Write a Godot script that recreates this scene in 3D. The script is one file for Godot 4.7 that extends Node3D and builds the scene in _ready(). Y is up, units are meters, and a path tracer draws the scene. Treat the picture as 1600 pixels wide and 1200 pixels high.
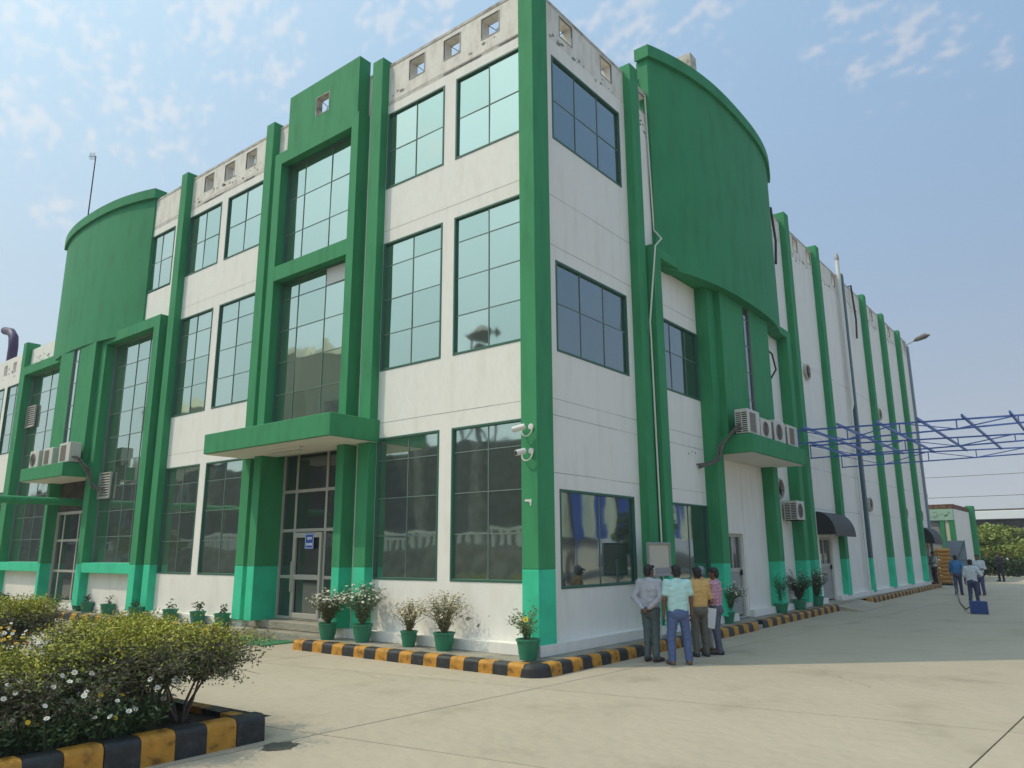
extends Node3D
# A white factory with green pilasters on a concrete yard. Left facade lies along X (z = 0), right facade along -Z (x = 0).

const FR := Transform3D(Vector3(0, 0, -1), Vector3(0, 1, 0), Vector3(1, 0, 0), Vector3.ZERO)   # local (u, y, outward) of the right facade
const FL := Transform3D.IDENTITY
var M := {}
var used := {}
var rng := RandomNumberGenerator.new()


class MB:
	var v := PackedVector3Array()
	var n := PackedVector3Array()
	var c := PackedColorArray()
	var i := PackedInt32Array()
	var xf := Transform3D.IDENTITY
	var col := Color.WHITE

	func _init(t := Transform3D.IDENTITY) -> void:
		xf = t

	func vert(p: Vector3, nn: Vector3) -> int:
		v.append(xf * p)
		n.append((xf.basis * nn).normalized())
		c.append(col)
		return v.size() - 1

	func tri(a: Vector3, b: Vector3, d: Vector3) -> void:   # counter-clockwise seen from outside
		var nn := (b - a).cross(d - a).normalized()
		var s := vert(a, nn)
		vert(b, nn)
		vert(d, nn)
		i.append_array([s, s + 2, s + 1])

	func quad(a: Vector3, b: Vector3, d: Vector3, e: Vector3) -> void:
		var nn := (d - a).cross(e - b).normalized()
		var s := vert(a, nn)
		vert(b, nn)
		vert(d, nn)
		vert(e, nn)
		i.append_array([s, s + 2, s + 1, s, s + 3, s + 2])

	func box(a: Vector3, b: Vector3) -> void:
		quad(Vector3(a.x, a.y, b.z), Vector3(b.x, a.y, b.z), Vector3(b.x, b.y, b.z), Vector3(a.x, b.y, b.z))
		quad(Vector3(b.x, a.y, a.z), Vector3(a.x, a.y, a.z), Vector3(a.x, b.y, a.z), Vector3(b.x, b.y, a.z))
		quad(Vector3(b.x, a.y, b.z), Vector3(b.x, a.y, a.z), Vector3(b.x, b.y, a.z), Vector3(b.x, b.y, b.z))
		quad(Vector3(a.x, a.y, a.z), Vector3(a.x, a.y, b.z), Vector3(a.x, b.y, b.z), Vector3(a.x, b.y, a.z))
		quad(Vector3(a.x, b.y, b.z), Vector3(b.x, b.y, b.z), Vector3(b.x, b.y, a.z), Vector3(a.x, b.y, a.z))
		quad(Vector3(a.x, a.y, a.z), Vector3(b.x, a.y, a.z), Vector3(b.x, a.y, b.z), Vector3(a.x, a.y, b.z))

	func cbox(a: Vector3, b: Vector3, e: float) -> void:   # box with chamfered edges
		e = minf(e, 0.45 * minf(b.x - a.x, minf(b.y - a.y, b.z - a.z)))
		var m := (a + b) / 2.0
		var h := (b - a) / 2.0
		for ax in 3:
			var b1 := (ax + 1) % 3
			var b2 := (ax + 2) % 3
			for s: float in [-1.0, 1.0]:
				var q: Array[Vector3] = []
				for k in 4:
					var p := Vector3.ZERO
					p[ax] = s * h[ax]
					p[b1] = (-1.0 if k == 0 or k == 3 else 1.0) * (h[b1] - e)
					p[b2] = (-1.0 if k < 2 else 1.0) * (h[b2] - e)
					q.append(m + p)
				if s > 0:
					quad(q[0], q[1], q[2], q[3])
				else:
					quad(q[3], q[2], q[1], q[0])
		for ax in 3:   # edges along axis ax
			var b1 := (ax + 1) % 3
			var b2 := (ax + 2) % 3
			for s1: float in [-1.0, 1.0]:
				for s2: float in [-1.0, 1.0]:
					var q: Array[Vector3] = []
					for k in 4:
						var p := Vector3.ZERO
						p[ax] = (-1.0 if k == 0 or k == 3 else 1.0) * (h[ax] - e)
						p[b1] = s1 * (h[b1] - (0.0 if k < 2 else e))
						p[b2] = s2 * (h[b2] - (e if k < 2 else 0.0))
						q.append(m + p)
					if (q[1] - q[0]).cross(q[3] - q[0]).dot(q[0] - m) < 0:
						quad(q[0], q[3], q[2], q[1])
					else:
						quad(q[0], q[1], q[2], q[3])
		for sx: float in [-1.0, 1.0]:
			for sy: float in [-1.0, 1.0]:
				for sz: float in [-1.0, 1.0]:
					var s := Vector3(sx, sy, sz)
					var p := m + s * (h - Vector3(0, e, e))
					var q := m + s * (h - Vector3(e, 0, e))
					var r := m + s * (h - Vector3(e, e, 0))
					if (q - p).cross(r - p).dot(s) > 0:
						tri(p, q, r)
					else:
						tri(p, r, q)

	func tube(pts: Array, rad: Array, sides := 8, caps := true) -> void:
		var prev := Vector3.ZERO
		var first := v.size()
		for k in pts.size():
			var p: Vector3 = pts[k]
			var d: Vector3 = ((pts[mini(k + 1, pts.size() - 1)] as Vector3) - (pts[maxi(k - 1, 0)] as Vector3)).normalized()
			var a := prev - d * prev.dot(d)
			if a.length() < 0.01:
				a = d.cross(Vector3.UP if absf(d.y) < 0.9 else Vector3.RIGHT)
			a = a.normalized()
			prev = a
			var b := d.cross(a)
			var r: float = rad[mini(k, rad.size() - 1)]
			for s in sides:
				var t := TAU * s / sides
				var w := a * cos(t) + b * sin(t)
				vert(p + w * r, w)
		for k in pts.size() - 1:
			for s in sides:
				var p0 := first + k * sides + s
				var p1 := first + k * sides + (s + 1) % sides
				i.append_array([p0, p1 + sides, p1, p0, p0 + sides, p1 + sides])
		if caps:
			for e in 2:
				var k := 0 if e == 0 else pts.size() - 1
				var d: Vector3 = ((pts[1] as Vector3) - (pts[0] as Vector3)).normalized() * -1.0 if e == 0 else ((pts[-1] as Vector3) - (pts[-2] as Vector3)).normalized()
				var base := v.size()
				for s in sides:
					v.append(v[first + k * sides + s])
					n.append((xf.basis * d).normalized())
					c.append(col)
				for s in sides - 2:
					i.append_array([base, base + s + 1, base + s + 2] if e == 0 else [base, base + s + 2, base + s + 1])

	func lathe(prof: Array, sides := 20, at := Vector3.ZERO) -> void:   # (radius, height) pairs, bottom to top on the outside
		for k in prof.size() - 1:
			var p: Vector2 = prof[k]
			var q: Vector2 = prof[k + 1]
			var nn := Vector2(q.y - p.y, p.x - q.x).normalized()
			var s0 := v.size()
			for s in sides + 1:
				var t := TAU * s / sides
				var w := Vector3(cos(t), 0, -sin(t))
				vert(at + w * p.x + Vector3(0, p.y, 0), w * nn.x + Vector3(0, nn.y, 0))
				vert(at + w * q.x + Vector3(0, q.y, 0), w * nn.x + Vector3(0, nn.y, 0))
			for s in sides:
				var a := s0 + s * 2
				i.append_array([a, a + 3, a + 2, a, a + 1, a + 3])

	func prism(poly: PackedVector2Array, z0: float, z1: float) -> void:   # counter-clockwise outline in x, y
		for k in poly.size():
			var p := poly[k]
			var q := poly[(k + 1) % poly.size()]
			quad(Vector3(p.x, p.y, z1), Vector3(p.x, p.y, z0), Vector3(q.x, q.y, z0), Vector3(q.x, q.y, z1))
		var t := Geometry2D.triangulate_polygon(poly)
		for k in range(0, t.size(), 3):
			var a := poly[t[k]]
			var b := poly[t[k + 1]]
			var d := poly[t[k + 2]]
			if (b - a).cross(d - a) < 0:
				var e := b
				b = d
				d = e
			tri(Vector3(a.x, a.y, z1), Vector3(b.x, b.y, z1), Vector3(d.x, d.y, z1))
			tri(Vector3(a.x, a.y, z0), Vector3(d.x, d.y, z0), Vector3(b.x, b.y, z0))

	func bar(a: Vector3, b: Vector3, w: float, t: float) -> void:   # square section from a to b
		var d := (b - a).normalized()
		var s := d.cross(Vector3.UP if absf(d.y) < 0.95 else Vector3.RIGHT).normalized()
		var old := xf
		xf = old * Transform3D(Basis(s, s.cross(d), -d), a)
		box(Vector3(-w / 2, -t / 2, -(b - a).length()), Vector3(w / 2, t / 2, 0))
		xf = old

	func leaf(p: Vector3, d: Vector3, side: Vector3, l: float, w: float) -> void:   # a folded diamond of two faces
		var nn := d.cross(side).normalized()
		var a := p
		var b := p + d * l * 0.5 + side * w * 0.5 + nn * w * 0.15
		var e := p + d * l
		var f := p + d * l * 0.5 - side * w * 0.5 + nn * w * 0.15
		tri(a, b, e)
		tri(a, e, f)

	func mesh() -> ArrayMesh:
		var arr := []
		arr.resize(Mesh.ARRAY_MAX)
		arr[Mesh.ARRAY_VERTEX] = v
		arr[Mesh.ARRAY_NORMAL] = n
		arr[Mesh.ARRAY_COLOR] = c
		arr[Mesh.ARRAY_INDEX] = i
		var m := ArrayMesh.new()
		m.add_surface_from_arrays(Mesh.PRIMITIVE_TRIANGLES, arr)
		return m


class Field:   # a distance field on a grid, meshed as surface nets
	var o: Vector3
	var h: float
	var nx: int
	var ny: int
	var nz: int
	var f := PackedFloat32Array()

	func _init(lo: Vector3, hi: Vector3, cell: float) -> void:
		o = lo
		h = cell
		nx = ceili((hi.x - lo.x) / h) + 1
		ny = ceili((hi.y - lo.y) / h) + 1
		nz = ceili((hi.z - lo.z) / h) + 1
		f.resize(nx * ny * nz)
		f.fill(0.5)

	func put(at: int, d: float, k: float) -> void:
		var e := f[at]
		var t := k - absf(e - d)
		f[at] = minf(e, d) - (t * t * 0.25 / k if t > 0.0 else 0.0)

	func cap(a: Vector3, b: Vector3, ra: float, rb: float, k := 0.03) -> void:
		var r := maxf(ra, rb) + k + 2.5 * h
		var lo := (a.min(b) - Vector3(r, r, r) - o) / h
		var hi := (a.max(b) + Vector3(r, r, r) - o) / h
		var ab := b - a
		var l2 := maxf(ab.length_squared(), 1e-9)
		for z in range(maxi(0, int(lo.z)), mini(nz, int(hi.z) + 2)):
			for y in range(maxi(0, int(lo.y)), mini(ny, int(hi.y) + 2)):
				var row := (z * ny + y) * nx
				for x in range(maxi(0, int(lo.x)), mini(nx, int(hi.x) + 2)):
					var p := o + Vector3(x, y, z) * h - a
					var t := clampf(p.dot(ab) / l2, 0.0, 1.0)
					put(row + x, (p - ab * t).length() - lerpf(ra, rb, t), k)

	func ell(ctr: Vector3, r: Vector3, b := Basis.IDENTITY, k := 0.03) -> void:
		var m := maxf(r.x, maxf(r.y, r.z)) + k + 2.5 * h
		var lo := (ctr - Vector3(m, m, m) - o) / h
		var hi := (ctr + Vector3(m, m, m) - o) / h
		var inv := b.transposed()
		var least := minf(r.x, minf(r.y, r.z))
		for z in range(maxi(0, int(lo.z)), mini(nz, int(hi.z) + 2)):
			for y in range(maxi(0, int(lo.y)), mini(ny, int(hi.y) + 2)):
				var row := (z * ny + y) * nx
				for x in range(maxi(0, int(lo.x)), mini(nx, int(hi.x) + 2)):
					var p := inv * (o + Vector3(x, y, z) * h - ctr)
					var q := (p / r).length()
					var g := (p / (r * r)).length()
					put(row + x, q * (q - 1.0) / g if g > 1e-6 else -least, k)

	func into(mb: MB) -> void:
		var id := PackedInt32Array()
		id.resize(f.size())
		id.fill(-1)
		var sy := nx
		var sz := nx * ny
		var off := [0, 1, sy, sy + 1, sz, sz + 1, sz + sy, sz + sy + 1]
		var pts := [Vector3(0, 0, 0), Vector3(1, 0, 0), Vector3(0, 1, 0), Vector3(1, 1, 0), Vector3(0, 0, 1), Vector3(1, 0, 1), Vector3(0, 1, 1), Vector3(1, 1, 1)]
		var edges := [[0, 1], [2, 3], [4, 5], [6, 7], [0, 2], [1, 3], [4, 6], [5, 7], [0, 4], [1, 5], [2, 6], [3, 7]]
		for z in nz - 1:
			for y in ny - 1:
				var at := (z * ny + y) * nx
				for x in nx - 1:
					var a := at + x
					var neg := (1 if f[a] < 0 else 0) + (1 if f[a + 1] < 0 else 0) + (1 if f[a + sy] < 0 else 0) + (1 if f[a + sy + 1] < 0 else 0) + (1 if f[a + sz] < 0 else 0) + (1 if f[a + sz + 1] < 0 else 0) + (1 if f[a + sz + sy] < 0 else 0) + (1 if f[a + sz + sy + 1] < 0 else 0)
					if neg == 0 or neg == 8:
						continue
					var p := Vector3.ZERO
					var cnt := 0
					for e: Array in edges:
						var f0 := f[a + off[e[0]]]
						var f1 := f[a + off[e[1]]]
						if (f0 < 0) != (f1 < 0):
							p += (pts[e[0]] as Vector3).lerp(pts[e[1]], f0 / (f0 - f1))
							cnt += 1
					p /= cnt
					var g := Vector3(f[a + 1] - f[a] + f[a + sy + 1] - f[a + sy] + f[a + sz + 1] - f[a + sz] + f[a + sz + sy + 1] - f[a + sz + sy],
						f[a + sy] - f[a] + f[a + sy + 1] - f[a + 1] + f[a + sz + sy] - f[a + sz] + f[a + sz + sy + 1] - f[a + sz + 1],
						f[a + sz] - f[a] + f[a + sz + 1] - f[a + 1] + f[a + sz + sy] - f[a + sy] + f[a + sz + sy + 1] - f[a + sy + 1])
					id[a] = mb.vert(o + (Vector3(x, y, z) + p) * h, g.normalized())
		for z in range(1, nz - 1):
			for y in range(1, ny - 1):
				for x in range(1, nx - 1):
					var a := (z * ny + y) * nx + x
					var s := f[a] < 0
					if s != (f[a + 1] < 0):
						face(mb, id[a - sy - sz], id[a - sz], id[a], id[a - sy], s)
					if s != (f[a + sy] < 0):
						face(mb, id[a - 1 - sz], id[a - 1], id[a], id[a - sz], s)
					if s != (f[a + sz] < 0):
						face(mb, id[a - 1 - sy], id[a - sy], id[a], id[a - 1], s)

	func face(mb: MB, a: int, b: int, d: int, e: int, s: bool) -> void:
		if a < 0 or b < 0 or d < 0 or e < 0:
			return
		if s:
			mb.i.append_array([a, d, b, a, e, d])
		else:
			mb.i.append_array([a, b, d, a, d, e])


func numbered(called: String) -> String:
	var k: int = used.get(called, 0)
	used[called] = k + 1
	return called if k == 0 else "%s_%03d" % [called, k]


func put(mb_or_mesh: Variant, called: String, m: Material, parent: Node, pos := Vector3.ZERO) -> MeshInstance3D:
	var o := MeshInstance3D.new()
	o.mesh = mb_or_mesh.mesh() if mb_or_mesh is MB else mb_or_mesh
	o.material_override = m
	o.position = pos
	o.name = numbered(called) if parent == self else called
	parent.add_child(o, true)
	return o


func tag(o: Node, label: String, category := "", group := "", kind := "") -> Node:
	if label:
		o.set_meta("label", label)
	if category:
		o.set_meta("category", category)
	if group:
		o.set_meta("group", group)
	if kind:
		o.set_meta("kind", kind)
	return o


func thing(called: String, label: String, category: String, at := Vector3.ZERO, group := "") -> Node3D:
	var o := Node3D.new()
	o.name = numbered(called)
	add_child(o)
	o.position = at
	tag(o, label, category, group)
	return o


func lin(r: float, g: float, b: float) -> Color:
	return Color(r, g, b).linear_to_srgb()


func noise_tex(freq: float, octaves: int, lo: Color, hi: Color, sd: int, size := 512, mid := -1.0) -> NoiseTexture2D:
	var t := NoiseTexture2D.new()
	t.width = size
	t.height = size
	t.seamless = true
	var q := FastNoiseLite.new()
	q.seed = sd
	q.noise_type = FastNoiseLite.TYPE_SIMPLEX_SMOOTH
	q.frequency = freq
	q.fractal_octaves = octaves
	t.noise = q
	var g := Gradient.new()
	g.set_color(0, lo)
	g.set_color(1, hi)
	if mid > 0:
		g.add_point(mid, hi.lerp(lo, 0.25))
	t.color_ramp = g
	return t


func bump_tex(freq: float, octaves: int, sd: int, strength: float, size := 512) -> NoiseTexture2D:
	var t := NoiseTexture2D.new()
	t.width = size
	t.height = size
	t.seamless = true
	t.as_normal_map = true
	t.bump_strength = strength
	var q := FastNoiseLite.new()
	q.seed = sd
	q.frequency = freq
	q.fractal_octaves = octaves
	t.noise = q
	return t


func mat(r: float, g: float, b: float, rough := 0.8, metal := 0.0) -> StandardMaterial3D:
	var m := StandardMaterial3D.new()
	m.albedo_color = lin(r, g, b)
	m.roughness = rough
	m.metallic = metal
	return m


func surfaced(m: StandardMaterial3D, tex: Texture2D, scale: float, bump: Texture2D = null, depth := 0.3) -> StandardMaterial3D:
	m.albedo_texture = tex
	m.uv1_triplanar = true
	m.uv1_world_triplanar = true
	m.uv1_scale = Vector3(scale, scale, scale)
	if bump:
		m.normal_enabled = true
		m.normal_texture = bump
		m.normal_scale = depth
	return m


func make_materials() -> void:
	var g := func(x: float) -> Color: return Color(x, x, x)
	var plaster_t := noise_tex(0.006, 7, Color(0.955, 0.95, 0.94), Color(1, 1, 1), 3, 1024, 0.4)
	var paint_t := noise_tex(0.006, 8, Color(0.85, 0.885, 0.87), Color(1, 1, 1), 7, 1024, 0.45)
	var fine := bump_tex(0.05, 4, 11, 3.0)
	var yard_t := noise_tex(0.005, 9, Color(0.87, 0.865, 0.85), Color(1, 1, 1), 5, 1024, 0.38)
	(yard_t.noise as FastNoiseLite).fractal_gain = 0.62
	M.plaster = surfaced(mat(0.84, 0.805, 0.75, 0.85), plaster_t, 0.1, fine, 0.12)
	M.plaster.uv1_scale = Vector3(0.34, 0.07, 0.34)   # faint rain streaks
	M.parapet = surfaced(mat(0.80, 0.755, 0.69, 0.9), noise_tex(0.008, 7, Color(0.88, 0.86, 0.84), Color(1, 1, 1), 51, 1024, 0.45), 0.3, fine, 0.2)
	M.parapet.uv1_scale = Vector3(0.5, 0.16, 0.5)
	M.old_plaster = surfaced(mat(0.64, 0.60, 0.54, 0.9), noise_tex(0.02, 6, Color(0.6, 0.57, 0.53), Color(1, 1, 1), 8, 512, 0.5), 0.3, fine, 0.4)
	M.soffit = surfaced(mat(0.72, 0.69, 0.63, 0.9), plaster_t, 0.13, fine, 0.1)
	M.joint = mat(0.34, 0.33, 0.31, 0.9)
	M.stain = mat(0.25, 0.235, 0.21, 0.95)
	M.green = surfaced(mat(0.040, 0.275, 0.112, 0.8), paint_t, 0.17, fine, 0.08)
	M.drum = surfaced(mat(0.038, 0.258, 0.110, 0.8), paint_t, 0.11, fine, 0.08)
	M.green.uv1_scale = Vector3(0.4, 0.08, 0.4)
	M.drum.uv1_scale = Vector3(0.22, 0.07, 0.22)
	M.mint = surfaced(mat(0.045, 0.60, 0.35, 0.75), paint_t, 0.19, fine, 0.08)
	M.frame = mat(0.035, 0.125, 0.085, 0.45)
	M.alu = mat(0.47, 0.45, 0.40, 0.5, 0.2)
	M.grey_paint = mat(0.33, 0.33, 0.32, 0.5)
	M.bar = mat(0.15, 0.205, 0.18, 0.5)
	M.blue_pipe = mat(0.05, 0.10, 0.12, 0.5)
	var wavy := bump_tex(0.008, 2, 21, 1.2, 256)
	for k in 3:
		var gl := mat(0.385 + 0.03 * k, 0.485 + 0.025 * k, 0.435 + 0.025 * k, 0.035, 0.9)
		gl.normal_enabled = true
		gl.normal_texture = wavy
		gl.normal_scale = 0.14
		gl.uv1_triplanar = true
		gl.uv1_world_triplanar = true
		gl.uv1_scale = Vector3(0.35, 0.35, 0.35)
		M["glass%d" % k] = gl
		var gr: StandardMaterial3D = gl.duplicate()   # the right facade's panes carry a darker film
		gr.albedo_color = lin(0.27 + 0.012 * k, 0.325 + 0.01 * k, 0.325 + 0.01 * k)
		M["film%d" % k] = gr
	M.glass_dusty = mat(0.30, 0.38, 0.35, 0.3, 0.35)
	M.glass_dark = mat(0.16, 0.18, 0.18, 0.04, 0.75)
	M.yard = surfaced(mat(0.475, 0.400, 0.295, 0.85), yard_t, 0.07, bump_tex(0.09, 5, 15, 2.0), 0.3)
	M.yard2 = surfaced(mat(0.463, 0.392, 0.29, 0.85), yard_t, 0.085, bump_tex(0.09, 5, 15, 2.0), 0.3)
	M.yard_joint = mat(0.09, 0.08, 0.065, 0.95)
	M.walk = surfaced(mat(0.37, 0.335, 0.27, 0.9), noise_tex(0.01, 7, Color(0.74, 0.73, 0.71), Color(1, 1, 1), 9, 512, 0.5), 0.25, bump_tex(0.07, 5, 16, 3.0), 0.5)
	var wear := noise_tex(0.018, 6, Color(0.42, 0.40, 0.37), Color(1, 1, 1), 31, 512, 0.36)
	M.kerb_yellow = surfaced(mat(0.62, 0.29, 0.03, 0.6), wear, 0.55, fine, 0.4)
	M.kerb_black = surfaced(mat(0.05, 0.052, 0.055, 0.55), noise_tex(0.02, 5, Color(1, 1, 1), Color(0.6, 0.6, 0.6), 33, 512, 0.4), 0.55, fine, 0.4)
	M.soil = surfaced(mat(0.13, 0.095, 0.06, 1.0), noise_tex(0.03, 6, Color(0.45, 0.42, 0.4), Color(1, 1, 1), 35), 0.6, bump_tex(0.03, 6, 36, 8.0), 1.0)
	M.pot = mat(0.025, 0.20, 0.11, 0.4)
	M.pot_blue = mat(0.02, 0.13, 0.12, 0.4)
	M.leaf = mat(1, 1, 1, 0.6)
	M.leaf.vertex_color_use_as_albedo = true
	M.leaf.backlight = Color(0.25, 0.3, 0.1)
	M.paint = mat(1, 1, 1, 0.7)
	M.paint.vertex_color_use_as_albedo = true
	M.skin = mat(1, 1, 1, 0.55)
	M.skin.vertex_color_use_as_albedo = true
	M.bark = mat(0.155, 0.12, 0.10, 0.9)
	M.ac = mat(0.58, 0.56, 0.50, 0.5)
	M.dark = mat(0.02, 0.02, 0.02, 0.6)
	M.grille = mat(0.24, 0.20, 0.17, 0.6)
	M.white_pvc = mat(0.68, 0.66, 0.62, 0.5)
	M.blue_steel = mat(0.06, 0.125, 0.40, 0.45)
	M.awning = mat(0.075, 0.075, 0.072, 0.7)
	M.purple = mat(0.06, 0.03, 0.09, 0.5)
	M.brown_pipe = mat(0.05, 0.035, 0.04, 0.6)
	M.conduit = mat(0.13, 0.115, 0.10, 0.7)
	M.mat_green = mat(0.03, 0.20, 0.08, 0.95)
	M.board = mat(0.62, 0.56, 0.44, 0.6)
	M.crate = mat(0.03, 0.07, 0.24, 0.5)
	M.paper = mat(0.72, 0.72, 0.74, 0.8)
	M.orange = mat(0.46, 0.23, 0.06, 0.8)
	M.gate = mat(0.20, 0.25, 0.30, 0.5)
	M.far_roof = mat(0.80, 0.80, 0.80, 0.6)
	M.rust = surfaced(mat(0.28, 0.17, 0.12, 0.9), noise_tex(0.03, 5, Color(0.5, 0.45, 0.4), Color(1, 1, 1), 41), 0.3)
	M.shed_dark = surfaced(mat(0.11, 0.10, 0.09, 0.9), noise_tex(0.02, 6, Color(0.5, 0.45, 0.42), Color(1, 1, 1), 42), 0.12)
	M.shed_mid = surfaced(mat(0.34, 0.31, 0.26, 0.9), noise_tex(0.02, 6, Color(0.6, 0.55, 0.5), Color(1, 1, 1), 43), 0.1)
	M.silo = mat(0.52, 0.46, 0.27, 0.6, 0.0)
	M.cloth_blue = mat(0.03, 0.09, 0.42, 0.9)
	M.cloth_pale = mat(0.62, 0.66, 0.55, 0.9)


func make_sky() -> PanoramaSkyMaterial:
	var w := 2048
	var h := 1024
	var px := PackedFloat32Array()
	px.resize(w * h * 3)
	var sun := Vector3(-0.423, 0.809, 0.406).normalized()
	var q := FastNoiseLite.new()
	q.seed = 5
	q.frequency = 6.0
	q.fractal_octaves = 4
	var wisps := [[-0.809, 0.546, -0.217, 0.051], [-0.796, 0.536, -0.282, 0.043], [-0.788, 0.534, -0.306, 0.026], [-0.852, 0.463, -0.242, 0.051], [-0.851, 0.453, -0.265, 0.026], [-0.796, 0.488, -0.358, 0.051], [-0.808, 0.499, -0.312, 0.034], [-0.786, 0.484, -0.383, 0.026], [-0.685, 0.590, -0.427, 0.038], [-0.710, 0.596, -0.376, 0.068], [-0.710, 0.544, -0.447, 0.026], [-0.836, 0.455, -0.308, 0.021], [-0.828, 0.452, -0.333, 0.017], [-0.551, 0.626, -0.552, 0.051], [-0.366, 0.616, -0.698, 0.060], [-0.351, 0.602, -0.717, 0.026], [-0.153, 0.578, -0.802, 0.030], [-0.098, 0.548, -0.831, 0.043], [-0.072, 0.529, -0.846, 0.021], [-0.198, 0.554, -0.808, 0.017], [-0.159, 0.530, -0.833, 0.021], [-0.881, 0.374, -0.292, 0.026], [-0.597, 0.616, -0.514, 0.034], [-0.292, 0.616, -0.731, 0.034], [-0.030, 0.504, -0.863, 0.017]]
	var r2 := RandomNumberGenerator.new()
	r2.seed = 4
	for k in 70:   # the same scattered wisps all round the sky
		var az := r2.randf_range(0.12, 0.78) * TAU
		var el := r2.randf_range(0.35, 1.3)
		wisps.append([sin(az) * cos(el), sin(el), -cos(az) * cos(el), r2.randf_range(0.02, 0.06)])
	var cells := {}
	for y in h / 2:
		var el := (0.5 - (y + 0.5) / h) * PI
		var sy := sin(el)
		var cy := cos(el)
		var haze := pow(1.0 - sy, 3.2)
		var near := []
		for b: Array in wisps:
			if absf(asin(clampf(b[1], -1, 1)) - el) < b[3] * 2.6:
				near.append(b)
		for x in w:
			var az := (x + 0.5) / w * TAU
			var d := Vector3(sin(az) * cy, sy, -cos(az) * cy)
			var cs := (1.0 + d.dot(sun)) * 0.5
			var glow := pow(cs, 2.4) * 0.52 + pow(cs, 16.0) * 1.0
			var c := Vector3(0.125, 0.245, 0.445).lerp(Vector3(0.425, 0.43, 0.44), haze) + Vector3(0.81, 0.94, 0.82) * glow
			var cloud := 0.0
			for b: Array in near:
				var e := d - Vector3(b[0], b[1], b[2])
				var dd: float = e.length_squared() / (b[3] * b[3])
				if dd < 6.0:
					cloud = maxf(cloud, exp(-dd * 0.8))
			if cloud > 0.01:
				var p := Vector2(d.x, d.z) / (d.y + 0.12)
				var t := q.get_noise_2d(p.x * 1.5 + p.y * 1.2, p.y * 3.4 - p.x * 1.6) * 0.8 + q.get_noise_2d(p.x * 7.0, p.y * 9.0) * 0.5
				cloud = clampf(cloud * 1.05 + t * 1.5 - 0.56, 0.0, 1.0)
				cloud = cloud * cloud * (3.0 - 2.0 * cloud) * 0.42
				c = c.lerp(Vector3(0.56, 0.53, 0.53) + Vector3(0.6, 0.6, 0.56) * glow, cloud)
			var at := (y * w + x) * 3
			px[at] = c.x
			px[at + 1] = c.y
			px[at + 2] = c.z
	for y in range(h / 2, h):
		for x in w:
			var at := (y * w + x) * 3
			px[at] = 0.36
			px[at + 1] = 0.35
			px[at + 2] = 0.33
	var m := PanoramaSkyMaterial.new()
	m.panorama = ImageTexture.create_from_image(Image.create_from_data(w, h, false, Image.FORMAT_RGBF, px.to_byte_array()))
	return m


func _ready() -> void:
	# camera, sky, sun, exposure
	var cam := Camera3D.new()
	cam.name = "camera"
	cam.fov = 54.143
	cam.near = 0.1
	cam.far = 2000.0
	cam.position = Vector3(8.06, 1.95, 10.92)
	cam.rotation_degrees = Vector3(12.618, 38.354, -0.284)
	add_child(cam)
	var sky := Sky.new()
	sky.sky_material = make_sky()
	var env := Environment.new()
	env.background_mode = Environment.BG_SKY
	env.sky = sky
	env.tonemap_mode = Environment.TONE_MAPPER_LINEAR
	env.tonemap_exposure = 1.25
	env.sdfgi_enabled = true
	env.ssao_enabled = true
	env.ssil_enabled = true
	env.fog_enabled = true
	env.fog_density = 0.0009
	env.fog_light_color = lin(0.50, 0.53, 0.57)
	var we := WorldEnvironment.new()
	we.name = "world_environment"
	we.environment = env
	add_child(we)
	var sun := DirectionalLight3D.new()
	sun.name = "sun"
	sun.light_energy = 0.52
	sun.light_color = Color(1.0, 0.94, 0.82)
	sun.light_angular_distance = 0.6
	sun.shadow_enabled = true
	sun.look_at_from_position(Vector3.ZERO, -Vector3(-0.423, 0.809, 0.406))
	add_child(sun)

	rng.seed = 11
	make_materials()
	var b := thing("factory_building", "three-storey white factory with green pilasters, curved green drums and mirror windows", "building")
	left_facade(b)
	right_facade(b)
	shell(b)
	yard()
	pavements()
	steel_frame()
	air_conditioners()
	fittings()
	potted_plants()
	planting_bed()
	gatehouse()
	background()
	opposite_side()
	people()


# ------------------------------------------------------------------ building pieces, all in a facade's local (u, y, outward)

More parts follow.
